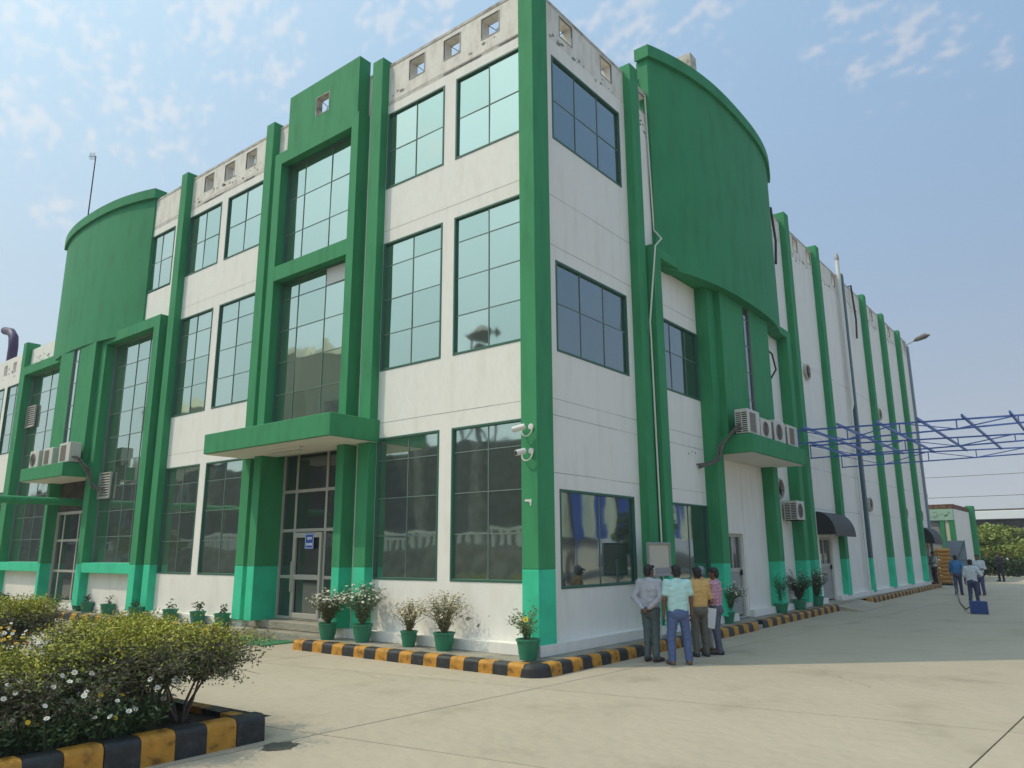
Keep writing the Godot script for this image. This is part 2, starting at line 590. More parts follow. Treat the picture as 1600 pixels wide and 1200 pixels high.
func wall(mb: MB, u0: float, u1: float, y0: float, y1: float, w: float, holes: Array, deep := 0.25) -> void:
	var us := [u0, u1]
	var ys := [y0, y1]
	for q: Array in holes:
		us.append_array([q[0], q[1]])
		ys.append_array([q[2], q[3]])
	us.sort()
	ys.sort()
	for a in us.size() - 1:
		if us[a + 1] - us[a] < 1e-4 or us[a] < u0 - 1e-4 or us[a + 1] > u1 + 1e-4:
			continue
		var run := -1.0
		for k in ys.size():
			var open := false
			if k < ys.size() - 1:
				if ys[k + 1] - ys[k] < 1e-4:
					continue
				var cu: float = (us[a] + us[a + 1]) / 2
				var cy: float = (ys[k] + ys[k + 1]) / 2
				for q: Array in holes:
					if cu > q[0] and cu < q[1] and cy > q[2] and cy < q[3]:
						open = true
			else:
				open = true
			if open:
				if run > -0.5:
					mb.quad(Vector3(us[a], run, w), Vector3(us[a + 1], run, w), Vector3(us[a + 1], ys[k], w), Vector3(us[a], ys[k], w))
					run = -1.0
			elif run < -0.5:
				run = ys[k]
	for q: Array in holes:
		var a := Vector3(q[0], q[2], w)
		var e := Vector3(q[1], q[3], w - deep)
		mb.quad(Vector3(a.x, a.y, a.z), Vector3(e.x, a.y, a.z), Vector3(e.x, a.y, e.z), Vector3(a.x, a.y, e.z))
		if q[3] < y1 - 0.001:
			mb.quad(Vector3(a.x, e.y, e.z), Vector3(e.x, e.y, e.z), Vector3(e.x, e.y, a.z), Vector3(a.x, e.y, a.z))
		mb.quad(Vector3(a.x, a.y, e.z), Vector3(a.x, e.y, e.z), Vector3(a.x, e.y, a.z), Vector3(a.x, a.y, a.z))
		mb.quad(Vector3(e.x, a.y, a.z), Vector3(e.x, e.y, a.z), Vector3(e.x, e.y, e.z), Vector3(e.x, a.y, e.z))


func window(b: Node, xf: Transform3D, us: Array, ys: Array, w: float, edge := 0.048, glass := "glass", called := "window", bar_m: Material = null, frame_m: Material = null, bar_w := 0.019) -> MeshInstance3D:
	# us and ys: outer edges and the mullion lines between them; w: the face of the wall
	var mb := MB.new(xf)
	var u0: float = us[0]
	var u1: float = us[-1]
	var y0: float = ys[0]
	var y1: float = ys[-1]
	var f := w + 0.014
	var back := w - 0.09
	mb.cbox(Vector3(u0, y0, back), Vector3(u0 + edge, y1, f), 0.006)
	mb.cbox(Vector3(u1 - edge, y0, back), Vector3(u1, y1, f), 0.006)
	mb.cbox(Vector3(u0 + edge, y0, back), Vector3(u1 - edge, y0 + edge, f), 0.006)
	mb.cbox(Vector3(u0 + edge, y1 - edge, back), Vector3(u1 - edge, y1, f), 0.006)
	var win := put(mb, called, frame_m if frame_m else M.frame, b)
	var lines := MB.new(xf)
	var z := w - 0.045
	for k in range(1, us.size() - 1):
		lines.box(Vector3(us[k] - bar_w / 2, y0 + edge, z - 0.02), Vector3(us[k] + bar_w / 2, y1 - edge, z + 0.014))
	for k in range(1, ys.size() - 1):
		lines.box(Vector3(u0 + edge, ys[k] - bar_w / 2, z - 0.02), Vector3(u1 - edge, ys[k] + bar_w / 2, z + 0.010))
	if us.size() > 2 or ys.size() > 2:
		put(lines, "mullion", bar_m if bar_m else M.bar, win)
	for a in us.size() - 1:
		for k in ys.size() - 1:
			var p0 := Vector3(us[a] + (edge if a == 0 else 0.004), ys[k] + (edge if k == 0 else 0.004), 0)
			var p1 := Vector3(us[a + 1] - (edge if a == us.size() - 2 else 0.004), ys[k + 1] - (edge if k == ys.size() - 2 else 0.004), 0)
			var m := (p0 + p1) / 2 + Vector3(0, 0, z)
			var hs := (p1 - p0) / 2
			var pm := MB.new(xf * Transform3D(Basis.from_euler(Vector3(rng.randfn(0, 0.0035), rng.randfn(0, 0.0035), 0)), m))
			pm.box(Vector3(-hs.x, -hs.y, -0.01), Vector3(hs.x, hs.y, 0.0))
			put(pm, "pane", M[glass + str(rng.randi() % 3)] if glass == "glass" or glass == "film" else M[glass], win)
	return win


func pilaster(b: Node, xf: Transform3D, u0: float, u1: float, y1: float, w0: float, w1: float, foot := 0.36, m: Material = null, split := 1.65) -> void:
	var mb := MB.new(xf)
	mb.cbox(Vector3(u0, split, w0), Vector3(u1, y1, w1), 0.012)
	var p := put(mb, "pilaster", m if m else M.green, b)
	var low := MB.new(xf)
	low.cbox(Vector3(u0, foot, w0), Vector3(u1, split - 0.001, w1), 0.012)
	put(low, "mint_base", M.mint, p)


func solid(b: Node, xf: Transform3D, called: String, m: Material, lo: Vector3, hi: Vector3, e := 0.01) -> MeshInstance3D:
	var mb := MB.new(xf)
	mb.cbox(lo, hi, e)
	return put(mb, called, m, b)


func groove(b: Node, xf: Transform3D, u0: float, u1: float, y: float, w: float) -> void:   # the thin cast joint that shows as a dark line
	var mb := MB.new(xf)
	var n := maxi(2, int((u1 - u0) / 0.8))
	var last := y
	for k in n:
		var next := y + rng.randfn(0, 0.003)
		var a := lerpf(u0, u1, float(k) / n)
		var e := lerpf(u0, u1, float(k + 1) / n)
		var t := rng.randf_range(0.003, 0.007)
		mb.quad(Vector3(a, last - t, w), Vector3(e, next - t, w), Vector3(e, next + t, w), Vector3(a, last + t, w))
		last = next
	put(mb, "plaster_joint", M.joint, b)


func peel(b: Node, xf: Transform3D, u: float, y: float, w: float, du: float, dy: float, many: int) -> void:   # flaked plaster, small ragged patches
	var mb := MB.new(xf)
	for k in many:
		var c := Vector2(u + rng.randf_range(-du, du), y + rng.randfn(0, dy * 0.5))
		var r := rng.randf_range(0.01, 0.055)
		var n := 7
		var pts: Array[Vector2] = []
		for s in n:
			var t := TAU * s / n
			pts.append(c + Vector2(cos(t) * 1.7, sin(t)) * r * rng.randf_range(0.4, 1.2))
		for s in n:
			mb.tri(Vector3(c.x, c.y, w), Vector3(pts[s].x, pts[s].y, w), Vector3(pts[(s + 1) % n].x, pts[(s + 1) % n].y, w))
	tag(put(mb, "peeled_plaster", M.stain, b), "", "", "", "stuff")


func parapet_cross(b: Node, xf: Transform3D, u: float, y: float, w: float, half := 0.25) -> void:   # the X of thin rods at the back of a square opening
	var mb := MB.new(xf)
	for s: float in [-1.0, 1.0]:
		mb.bar(Vector3(u - half, y - half * s, w), Vector3(u + half, y + half * s, w + 0.001 * s), 0.018, 0.018)
	put(mb, "parapet_rods", M.grey_paint, b)


func hole_rim(mb: MB, u: float, y: float, w: float, half := 0.25) -> void:
	mb.box(Vector3(u - half - 0.02, y - half - 0.02, w - 0.02), Vector3(u - half, y + half + 0.02, w + 0.012))
	mb.box(Vector3(u + half, y - half - 0.02, w - 0.02), Vector3(u + half + 0.02, y + half + 0.02, w + 0.012))
	mb.box(Vector3(u - half, y - half - 0.02, w - 0.02), Vector3(u + half, y - half, w + 0.012))
	mb.box(Vector3(u - half, y + half, w - 0.02), Vector3(u + half, y + half + 0.02, w + 0.012))


func drum(b: Node, xf: Transform3D, uc: float, half: float, w0: float, bulge: float, power: float, y0: float, y1: float, cap: float) -> void:
	var n := 48
	var d := MB.new(xf)
	var c := MB.new(xf)
	var pts: Array[Vector3] = []
	for k in n + 1:
		var t := -cos(PI * k / n)
		pts.append(Vector3(uc + half * t, 0, w0 + bulge * (1.0 - pow(absf(t), power))))
	var thick := 0.28
	for k in n:
		var nn := [Vector3.ZERO, Vector3.ZERO]
		for e in 2:
			var j := k + e
			var tan := pts[mini(j + 1, n)] - pts[maxi(j - 1, 0)]
			nn[e] = Vector3(-tan.z, 0, tan.x).normalized()
		for pass_no in 2:
			var mb := d if pass_no == 0 else c
			var lo := y0 if pass_no == 0 else y1
			var hi := y1 if pass_no == 0 else cap
			var outw := 0.0 if pass_no == 0 else 0.09
			var p: Vector3 = pts[k] + nn[0] * outw
			var q: Vector3 = pts[k + 1] + nn[1] * outw
			if pass_no == 1:
				p.x = uc + (p.x - uc) * 1.012
				q.x = uc + (q.x - uc) * 1.012
			var s := mb.v.size()
			mb.vert(p + Vector3(0, lo, 0), nn[0])
			mb.vert(q + Vector3(0, lo, 0), nn[1])
			mb.vert(q + Vector3(0, hi, 0), nn[1])
			mb.vert(p + Vector3(0, hi, 0), nn[0])
			mb.i.append_array([s, s + 2, s + 1, s, s + 3, s + 2])
			var bp := Vector3(p.x, 0, minf(p.z, pts[k].z) - thick - 0.05)
			var bq := Vector3(q.x, 0, minf(q.z, pts[k + 1].z) - thick - 0.05)
			var hp := Vector3(0, hi, 0)
			var lp := Vector3(0, lo, 0)
			mb.quad(bq + lp, bp + lp, bp + hp, bq + hp)
			mb.quad(p + hp, q + hp, bq + hp, bp + hp)
			mb.quad(bp + lp, bq + lp, q + lp, p + lp)
			if k == 0:
				mb.quad(bp + lp, p + lp, p + hp, bp + hp)
			if k == n - 1:
				mb.quad(q + lp, bq + lp, bq + hp, q + hp)
	var o := put(d, "curved_drum", M.drum, b)
	put(c, "drum_cap", M.drum, o)


const W := -0.22   # face of the white walls
const TOP := [10.45, 11.455, 12.465]
const MID := [5.96, 6.82, 7.65, 8.48, 9.06]
const GND := [1.40, 2.30, 3.10, 3.92, 4.43]


func left_facade(b: Node) -> void:
	var A := [[-4.58, -3.62, -2.68], [-2.33, -1.38, -0.42]]
	var L := [[-13.86, -12.92, -12.0], [-11.66, -10.7, -9.75]]
	var holes := []
	for p: Array in A + L:
		for r: Array in [TOP, MID, GND]:
			holes.append([p[0], p[2], r[0], r[-1]])
	var high: Array = [[-16.48, -15.64, -14.78]]
	holes.append([-16.48, -14.78, 10.42, 12.46])
	var ph := [-1.325, -2.48, -3.625, -10.58, -11.735, -12.9]
	for u: float in ph:
		holes.append([u - 0.25, u + 0.25, 13.14, 13.64])
	holes.append([-8.5, -5.5, 0.2, 12.34])
	holes.append([-8.2, -5.4, 12.7, 13.8])
	var mb := MB.new()
	wall(mb, -14.3, -0.1, 0.2, 12.78, W, holes.filter(func(q: Array) -> bool: return q[1] > -14.3 and q[2] < 12.5))
	wall(mb, -23.3, -14.3, 9.0, 12.78, W, [[-16.48, -14.78, 10.42, 12.46]])
	var pm := MB.new()
	wall(pm, -23.3, -0.1, 12.78, 13.8, W, holes.filter(func(q: Array) -> bool: return q[2] > 12.5))
	put(pm, "parapet", M.parapet, b)
	put(mb, "wall", M.plaster, b)
	var coping := MB.new()
	coping.cbox(Vector3(-23.32, 13.76, -0.48), Vector3(-8.2, 13.86, W + 0.012), 0.015)
	coping.cbox(Vector3(-5.4, 13.76, -0.48), Vector3(-0.3, 13.86, W + 0.012), 0.015)
	put(coping, "parapet_coping", M.old_plaster, b)
	var back := MB.new()   # back of the parapet, with the same openings
	wall(back, -23.3, -0.3, 12.9, 13.8, -0.47, holes.filter(func(q: Array) -> bool: return q[2] > 12.6), 0.01)
	put(back, "parapet_back", M.old_plaster, b)
	for u: float in ph:
		var rims := MB.new()
		hole_rim(rims, u, 13.39, W)
		parapet_cross(b, FL, u, 13.39, -0.45)
		put(rims, "parapet_rim", M.grey_paint, b)
	for y: float in [12.8, 9.37, 4.77]:
		groove(b, FL, -4.6, -0.39, y, W + 0.002)
		groove(b, FL, -13.87, -9.53, y + 0.04, W + 0.002)
	groove(b, FL, -16.6, -14.26, 12.82, W + 0.002)
	peel(b, FL, -11.8, 13.0, W + 0.003, 1.9, 0.15, 26)
	peel(b, FL, -1.5, 12.98, W + 0.003, 0.5, 0.05, 3)
	peel(b, FL, -4.2, 12.95, W + 0.003, 0.3, 0.06, 4)
	peel(b, FL, -1.7, 0.75, W + 0.003, 0.5, 0.1, 4)
	for p: Array in A:
		window(b, FL, p, TOP, W)
		window(b, FL, p, MID, W)
		window(b, FL, p, GND, W)
	for p: Array in L:
		window(b, FL, p, TOP, W)
		window(b, FL, p, MID, W)
		window(b, FL, p, GND, W)
	window(b, FL, high[0], TOP, W)
	# pilasters, from the corner to the left
	pilaster(b, FL, -0.38, 0.0, 14.35, -0.52, 0.0)
	pilaster(b, FL, -4.98, -4.6, 13.96, -0.5, 0.0)
	pilaster(b, FL, -9.52, -9.15, 13.96, -0.5, 0.0)
	pilaster(b, FL, -14.25, -13.88, 14.0, -0.5, 0.0)
	pilaster(b, FL, -26.2, -25.84, 10.44, -0.5, 0.0)
	pilaster(b, FL, -30.9, -30.55, 10.44, -0.5, 0.0)
	# central frame over the entrance
	var F := 0.14
	var fr := MB.new()
	for s: Array in [[-5.53, -5.27], [-8.76, -8.46]]:
		fr.box(Vector3(s[0], 1.65, W), Vector3(s[1], 12.68, F))
	fr.box(Vector3(-8.46, 12.33, W), Vector3(-5.53, 12.68, F))
	fr.box(Vector3(-8.46, 8.94, W), Vector3(-5.53, 9.34, F))
	fr.box(Vector3(-8.46, 4.86, W), Vector3(-5.53, 5.05, F))
	var frame := put(fr, "entrance_frame", M.green, b)
	for s: Array in [[-5.53, -5.27], [-8.76, -8.46]]:
		solid(frame, FL, "mint_base", M.mint, Vector3(s[0], 0.38, -0.56), Vector3(s[1], 1.649, F))
	var bl := MB.new()
	wall(bl, -8.24, -5.33, 12.685, 14.25, F - 0.004, [[-7.06, -6.5, 13.2, 13.75]], 0.2)
	bl.quad(Vector3(-5.33, 12.685, F - 0.004), Vector3(-5.33, 12.685, W), Vector3(-5.33, 14.25, W), Vector3(-5.33, 14.25, F - 0.004))
	bl.quad(Vector3(-8.24, 12.685, W), Vector3(-8.24, 12.685, F - 0.004), Vector3(-8.24, 14.25, F - 0.004), Vector3(-8.24, 14.25, W))
	bl.quad(Vector3(-8.24, 14.25, F - 0.004), Vector3(-5.33, 14.25, F - 0.004), Vector3(-5.33, 14.25, W), Vector3(-8.24, 14.25, W))
	bl.xf = Transform3D(Basis(Vector3(-1, 0, 0), Vector3.UP, Vector3(0, 0, -1)), Vector3.ZERO)
	wall(bl, 5.33, 8.24, 12.685, 14.25, 0.064, [[6.5, 7.06, 13.2, 13.75]], 0.005)
	put(bl, "entrance_crown", M.green, b)
	var lining := MB.new()
	lining.box(Vector3(-7.06, 13.2, -0.06), Vector3(-7.045, 13.75, F + 0.002))
	lining.box(Vector3(-6.515, 13.2, -0.06), Vector3(-6.5, 13.75, F + 0.002))
	lining.box(Vector3(-7.045, 13.735, -0.06), Vector3(-6.515, 13.75, F + 0.002))
	lining.box(Vector3(-7.045, 13.2, -0.06), Vector3(-6.515, 13.215, F + 0.002))
	put(lining, "crown_opening", M.old_plaster, b)
	parapet_cross(b, FL, -6.78, 13.475, -0.045, 0.26)
	var GW := -0.10
	window(b, FL, [-8.46, -7.72, -6.6, -5.53], [9.34, 10.3, 11.3, 12.33], GW, 0.03, "glass", "window", M.bar)
	window(b, FL, [-8.46, -7.72, -6.6, -5.53], [5.05, 5.9, 6.75, 7.6, 8.45, 8.94], GW, 0.03, "glass", "window", M.bar)
	var blind := MB.new()
	blind.box(Vector3(-6.57, 8.475, GW - 0.04), Vector3(-5.57, 8.90, GW - 0.03))
	put(blind, "white_infill_panel", M.white_pvc, b)
	# entrance: recessed aluminium glazing behind the frame posts
	var E := -0.55
	for u: float in [-8.5, -5.5]:
		var rev := MB.new()
		rev.box(Vector3(u - 0.05, 1.65, E), Vector3(u + 0.05, 4.6, W))
		put(rev, "entrance_reveal", M.green, b)
	var us := [-8.5, -7.93, -6.74, -5.5]
	var ys := [0.40, 1.39, 2.50, 3.46, 4.44]
	var g := window(b, FL, us, ys, E, 0.07, "glass_dark", "entrance_glazing", M.alu, M.alu, 0.075)
	var dr := MB.new()
	for s: Array in [[-7.86, -7.78, 0.44, 2.44], [-6.86, -6.78, 0.44, 2.44], [-7.78, -6.86, 0.44, 0.56], [-7.78, -6.86, 2.32, 2.44], [-7.78, -6.86, 1.33, 1.45]]:
		dr.cbox(Vector3(s[0], s[2], E - 0.03), Vector3(s[1], s[3], E + 0.03), 0.006)
	var door := put(dr, "entrance_door", M.alu, b)
	var hd := MB.new()
	hd.tube([Vector3(-7.82, 1.05, E + 0.03), Vector3(-7.82, 1.05, E + 0.09), Vector3(-7.82, 1.75, E + 0.09), Vector3(-7.82, 1.75, E + 0.03)], [0.014], 8)
	put(hd, "door_handle", M.alu, door)
	var st := solid(door, FL, "door_notice", M.cloth_blue, Vector3(-7.40, 2.05, E + 0.031), Vector3(-7.06, 2.42, E + 0.035), 0.001)
	(st.material_override as StandardMaterial3D)
	var nt := MB.new()
	for s: Array in [[-7.385, -7.075, 2.065, 2.08], [-7.385, -7.075, 2.39, 2.405], [-7.385, -7.37, 2.08, 2.39], [-7.09, -7.075, 2.08, 2.39], [-7.31, -7.25, 2.27, 2.33], [-7.235, -7.19, 2.27, 2.33], [-7.175, -7.14, 2.27, 2.33], [-7.34, -7.28, 2.13, 2.19], [-7.265, -7.2, 2.13, 2.19], [-7.185, -7.12, 2.13, 2.19]]:
		nt.box(Vector3(s[0], s[2], E + 0.035), Vector3(s[1], s[3], E + 0.037))
	put(nt, "notice_print", M.paper, door)
	var can := solid(b, FL, "entrance_canopy", M.green, Vector3(-9.43, 4.35, -0.3), Vector3(-4.52, 4.84, 1.15), 0.012)
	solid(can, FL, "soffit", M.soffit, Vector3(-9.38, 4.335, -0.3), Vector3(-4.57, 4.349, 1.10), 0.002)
	var tube := solid(can, FL, "tube_light", M.white_pvc, Vector3(-7.45, 4.27, 0.52), Vector3(-6.25, 4.335, 0.62), 0.01)
	solid(tube, FL, "lamp_tube", M.alu, Vector3(-7.4, 4.235, 0.55), Vector3(-6.3, 4.268, 0.59), 0.012)
	solid(b, FL, "entrance_step", M.walk, Vector3(-9.4, 0.0, -0.6), Vector3(-5.6, 0.20, 0.09), 0.02)
	solid(b, FL, "entrance_step", M.walk, Vector3(-9.15, 0.201, -0.6), Vector3(-5.6, 0.39, -0.16), 0.02)
	# the wide bay under the drum
	drum(b, FL, -19.85, 3.58, -0.16, 0.52, 2.4, 9.06, 13.86, 14.2)
	bay(b, FL, -25.6, -21.5, -21.3, -18.45, -18.05, -14.45, true)
	# lower wing beyond it
	var lw := MB.new()
	var lh := []
	for p: Array in [[-28.06, -27.13, -26.2], [-30.3, -29.36, -28.4]]:
		lh.append([p[0], p[2], 5.98, 8.9])
		lh.append([p[0], p[2], 1.4, 4.4])
		window(b, FL, p, [5.98, 6.8, 7.65, 8.48, 8.9], W)
		window(b, FL, p, [1.40, 2.30, 3.10, 3.92, 4.40], W)
	var lp := [-26.7, -27.6, -28.6, -29.6]
	for u: float in lp:
		lh.append([u - 0.2, u + 0.2, 9.45, 9.92])
		parapet_cross(b, FL, u, 9.68, -0.4, 0.22)
	wall(lw, -42.0, -25.6, 0.2, 10.15, W, lh)
	wall(lw, -25.6, -23.2, 9.0, 10.15, W, [])
	lw.quad(Vector3(-42, 10.15, W), Vector3(-23.2, 10.15, W), Vector3(-23.2, 10.15, -0.47), Vector3(-42, 10.15, -0.47))
	put(lw, "wall", M.plaster, b)
	peel(b, FL, -27.8, 9.5, W + 0.003, 1.4, 0.2, 14)
	peel(b, FL, -24.6, 9.6, W + 0.003, 0.7, 0.2, 14)
	var plinth := MB.new()
	for s: Array in [[-4.59, 0.012], [-5.45, -4.6], [-30.0, -9.2]]:
		plinth.prism(PackedVector2Array([Vector2(s[0], 0.19), Vector2(s[1], 0.19), Vector2(s[1], 0.375), Vector2(s[0], 0.375)]), W, 0.02 if s[0] > -20 else -0.1)
	put(plinth, "plinth", M.plaster, b)


func bay(b: Node, xf: Transform3D, u0: float, l0: float, b0: float, b1: float, r1: float, u1: float, glazed: bool) -> void:
	# a green frame (u0..u1) round two openings, a box with a slit window in the middle (b0..b1), posts at l0 and r1
	var F := 0.14
	var pw := 0.37
	var top := 9.27
	var fr := MB.new(xf)
	for s: Array in [[u0, u0 + pw], [u1 - pw, u1], [l0, b0], [b1, r1]]:
		fr.box(Vector3(s[0], 1.65, W - 0.1), Vector3(s[1], top, F))
	for s: Array in [[u0 + pw, l0], [b0, b1], [r1, u1 - pw]]:
		fr.box(Vector3(s[0], 8.93 if glazed else 9.02, W - 0.1), Vector3(s[1], top, F))
	var frame := put(fr, "bay_frame", M.green, b)
	for s: Array in [[u0, u0 + pw], [u1 - pw, u1], [l0, b0], [b1, r1]]:
		solid(frame, xf, "mint_base", M.mint, Vector3(s[0], 0.36, W - 0.1), Vector3(s[1], 1.649, F))
	var bx := MB.new(xf)
	var sl := b0 + (1.12 if glazed else 1.61)
	var sw := 0.5
	bx.box(Vector3(b0, 4.6, W), Vector3(sl, 9.06, 0.32))
	bx.box(Vector3(sl + sw, 4.6, W), Vector3(b1, 9.06, 0.32))
	put(bx, "stair_box", M.green, b)
	window(b, xf, [sl, sl + sw], [4.6, 5.4, 6.2, 7.0, 7.8, 8.6, 9.06], 0.325, 0.02, "glass" if glazed else "film", "slit_window", M.bar, M.bar, 0.03)


func right_facade(b: Node) -> void:
	var X := FR
	var holes := []
	var wins := [[[0.97, 1.92, 2.88, 3.86], [10.55, 11.53, 12.57]], [[0.99, 1.94, 2.88, 3.87], [5.86, 6.90, 7.80]], [[0.99, 2.45, 3.86], [1.27, 3.13]],
		[[5.5, 6.1, 6.95, 7.66], [5.86, 6.90, 7.72]], [[5.5, 6.6, 7.66], [1.27, 3.1]]]
	for q: Array in wins:
		holes.append([q[0][0], q[0][-1], q[1][0], q[1][-1]])
		window(b, X, q[0], q[1], W, 0.05, "film")
	var ph := [1.57, 3.31, 5.2, 14.7, 17.2, 18.8, 22.2, 28.7, 32.4, 36.2]
	for u: float in ph:
		holes.append([u - 0.25, u + 0.25, 13.24, 13.74])
	holes.append([8.75, 9.95, 0.2, 2.42])      # door under the ledge
	holes.append([12.2, 12.97, 1.3, 2.98])
	holes.append([16.85, 18.35, 0.2, 2.42])    # door under the awning
	holes.append([35.0, 36.3, 0.2, 2.4])
	var mb := MB.new(X)
	wall(mb, 0.1, 36.9, 0.2, 12.95, W, holes.filter(func(q: Array) -> bool: return q[2] < 12.9))
	var pm := MB.new(X)
	wall(pm, 0.1, 36.9, 12.95, 13.84, W, holes.filter(func(q: Array) -> bool: return q[2] > 12.9))
	put(pm, "parapet", M.parapet, b)
	put(mb, "wall", M.plaster, b)
	var back := MB.new(X)
	wall(back, 0.3, 36.9, 12.9, 13.84, -0.47, holes.filter(func(q: Array) -> bool: return q[2] > 12.6), 0.01)
	put(back, "parapet_back", M.old_plaster, b)
	var cop := MB.new(X)
	cop.cbox(Vector3(0.5, 13.80, -0.48), Vector3(36.9, 13.9, W + 0.012), 0.015)
	put(cop, "parapet_coping", M.old_plaster, b)
	for u: float in ph:
		var rims := MB.new(X)
		hole_rim(rims, u, 13.49, W)
		parapet_cross(b, X, u, 13.49, -0.45)
		put(rims, "parapet_rim", M.grey_paint, b)
	for y: float in [9.2, 8.1, 4.88, 4.55, 3.43]:
		groove(b, X, 0.53, 4.13, y, W + 0.002)
	for y: float in [8.08, 4.88, 4.55, 3.43]:
		groove(b, X, 5.0, 7.6, y, W + 0.002)
	for k in 6:
		var u := 15.97 + 3.66 * k
		for y: float in [8.7, 6.0, 4.85, 3.4]:
			groove(b, X, u, u + 3.2, y + 0.03 * k, W + 0.002)
	peel(b, X, 2.4, 13.0, W + 0.003, 1.5, 0.12, 16)
	peel(b, X, 5.2, 12.9, W + 0.003, 0.3, 0.5, 18)
	for u: float in [17.6, 20.4, 24.6, 28.4, 32.0]:
		peel(b, X, u, 12.95, W + 0.003, 1.3, 0.16, 30)
	peel(b, X, 7.0, 4.4, W + 0.003, 0.3, 0.2, 5)
	# pilasters
	pilaster(b, X, 4.13, 4.53, 14.05, -0.5, 0.0)
	pilaster(b, X, 15.5, 15.95, 14.2, -0.5, 0.0)
	pilaster(b, X, 19.2, 19.62, 14.1, -0.5, 0.0)
	pilaster(b, X, 22.95, 23.25, 14.0, -0.5, -0.02, 0.3, M.blue_pipe)
	pilaster(b, X, 26.5, 26.95, 14.0, -0.5, 0.0)
	pilaster(b, X, 30.15, 30.6, 13.95, -0.5, 0.0)
	pilaster(b, X, 33.85, 34.28, 13.9, -0.5, 0.0)
	pilaster(b, X, 36.72, 36.95, 13.6, -0.6, -0.1, 0.3, M.gate)
	# the bay under the big curved drum
	drum(b, X, 9.8, 4.47, -0.12, 0.70, 2.6, 8.97, 14.9, 15.25)
	bay(b, X, 4.64, 7.66, 8.1, 11.75, 12.15, 14.5, false)
	var fills := MB.new(X)   # turquoise sill panels do not occur here; white infill beside the door
	fills.box(Vector3(10.05, 0.3, W), Vector3(11.72, 4.3, W + 0.02))
	put(fills, "door_side_wall", M.plaster, b)
	var led := solid(b, X, "air_conditioner_ledge", M.green, Vector3(7.95, 4.44, -0.2), Vector3(12.1, 4.92, 1.02), 0.012)
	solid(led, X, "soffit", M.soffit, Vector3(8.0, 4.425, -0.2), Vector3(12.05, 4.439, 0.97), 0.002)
	var led2 := solid(b, FL, "air_conditioner_ledge", M.green, Vector3(-21.75, 4.42, -0.2), Vector3(-18.25, 4.86, 0.97), 0.012)
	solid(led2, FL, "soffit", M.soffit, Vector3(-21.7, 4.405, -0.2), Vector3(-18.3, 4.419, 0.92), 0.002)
	# door under the ledge, door under the awning, far doorway
	panel_door(b, X, 8.75, 9.95, 2.42)
	panel_door(b, X, 16.85, 18.35, 2.42)
	window(b, X, [12.2, 12.97], [1.3, 2.98], W, 0.04, "glass_dark", "window", M.bar, M.bar)
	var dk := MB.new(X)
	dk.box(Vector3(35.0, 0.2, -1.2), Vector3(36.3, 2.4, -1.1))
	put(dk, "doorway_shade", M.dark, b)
	awning(b, 16.75, 19.3, 2.5, 3.3, 0.62)
	awning(b, 34.6, 36.9, 2.3, 3.15, 0.62)
	for u: Array in [[17.07, 8.41], [27.89, 8.32], [24.25, 3.88], [31.15, 3.75], [34.9, 3.76]]:
		exhaust(b, u[0], u[1], 0.26)
	exhaust(b, 13.1, 3.88, 0.28)
	# rainwater pipes and loose cables
	var dp := MB.new(X)
	dp.tube([Vector3(5.2, 13.75, -0.17), Vector3(5.26, 12.25, -0.17), Vector3(5.34, 9.95, -0.16), Vector3(5.2, 9.6, 0.1), Vector3(4.71, 9.23, 0.17), Vector3(4.33, 7.2, 0.13), Vector3(4.5, 6.9, 0.05), Vector3(4.555, 0.4, 0.05)], [0.021], 8)
	put(dp, "drainpipe", M.soffit, b)
	var dp2 := MB.new(X)
	dp2.tube([Vector3(22.55, 14.5, -0.05), Vector3(22.55, 8.0, -0.05), Vector3(22.45, 7.7, -0.08), Vector3(22.45, 0.3, -0.08)], [0.085, 0.085, 0.055, 0.055], 10)
	put(dp2, "drainpipe", M.white_pvc, b)
	var cap := MB.new(X)
	cap.lathe([Vector2(0.10, 14.5), Vector2(0.10, 14.62), Vector2(0.05, 14.8), Vector2(0.0, 14.8)], 10, Vector3(22.55, 0, -0.05))
	put(cap, "pipe_cap", M.grey_paint, b)
	for q: Array in [[14.36, 13.9, 11.8], [24.75, 13.9, 11.4]]:
		var cb := MB.new(X)
		cb.tube([Vector3(q[0], q[1], -0.3), Vector3(q[0], q[1] + 0.05, -0.1), Vector3(q[0] + 0.1, q[2] + 0.9, -0.05), Vector3(q[0], q[2], -0.08)], [0.045], 6)
		put(cb, "hanging_cable", M.brown_pipe, b)
	var loop := MB.new(X)
	loop.tube([Vector3(12.2, 8.3, 0.0), Vector3(12.5, 8.1, 0.15), Vector3(12.6, 7.6, 0.2), Vector3(12.35, 7.2, 0.05)], [0.03], 6)
	put(loop, "hanging_cable", M.dark, b)
	# buttress posts and stay rods behind the drum
	for q: Array in [[9.2, 17.35], [13.5, 17.25]]:
		solid(b, X, "drum_buttress", M.old_plaster, Vector3(q[0] - 0.22, 12.9, -0.9), Vector3(q[0] + 0.22, q[1], -0.45))
	var rods := MB.new(X)
	rods.tube([Vector3(4.9, 13.9, -0.6), Vector3(5.5, 14.6, -0.35)], [0.02], 6)
	rods.tube([Vector3(4.7, 14.0, -0.5), Vector3(5.4, 13.95, -0.4)], [0.025], 6)
	rods.tube([Vector3(9.4, 17.0, -0.6), Vector3(11.2, 15.6, -0.35), Vector3(12.2, 14.5, -0.3)], [0.03], 6)
	put(rods, "stay_rod", M.grey_paint, b)
	var plinth := MB.new(X)
	for s: Array in [[-0.02, 8.7], [10.0, 16.8], [18.4, 34.9]]:
		plinth.box(Vector3(s[0], 0.19, W), Vector3(s[1], 0.372, 0.03 if s[0] < 1 else -0.06))
	put(plinth, "plinth", M.plaster, b)


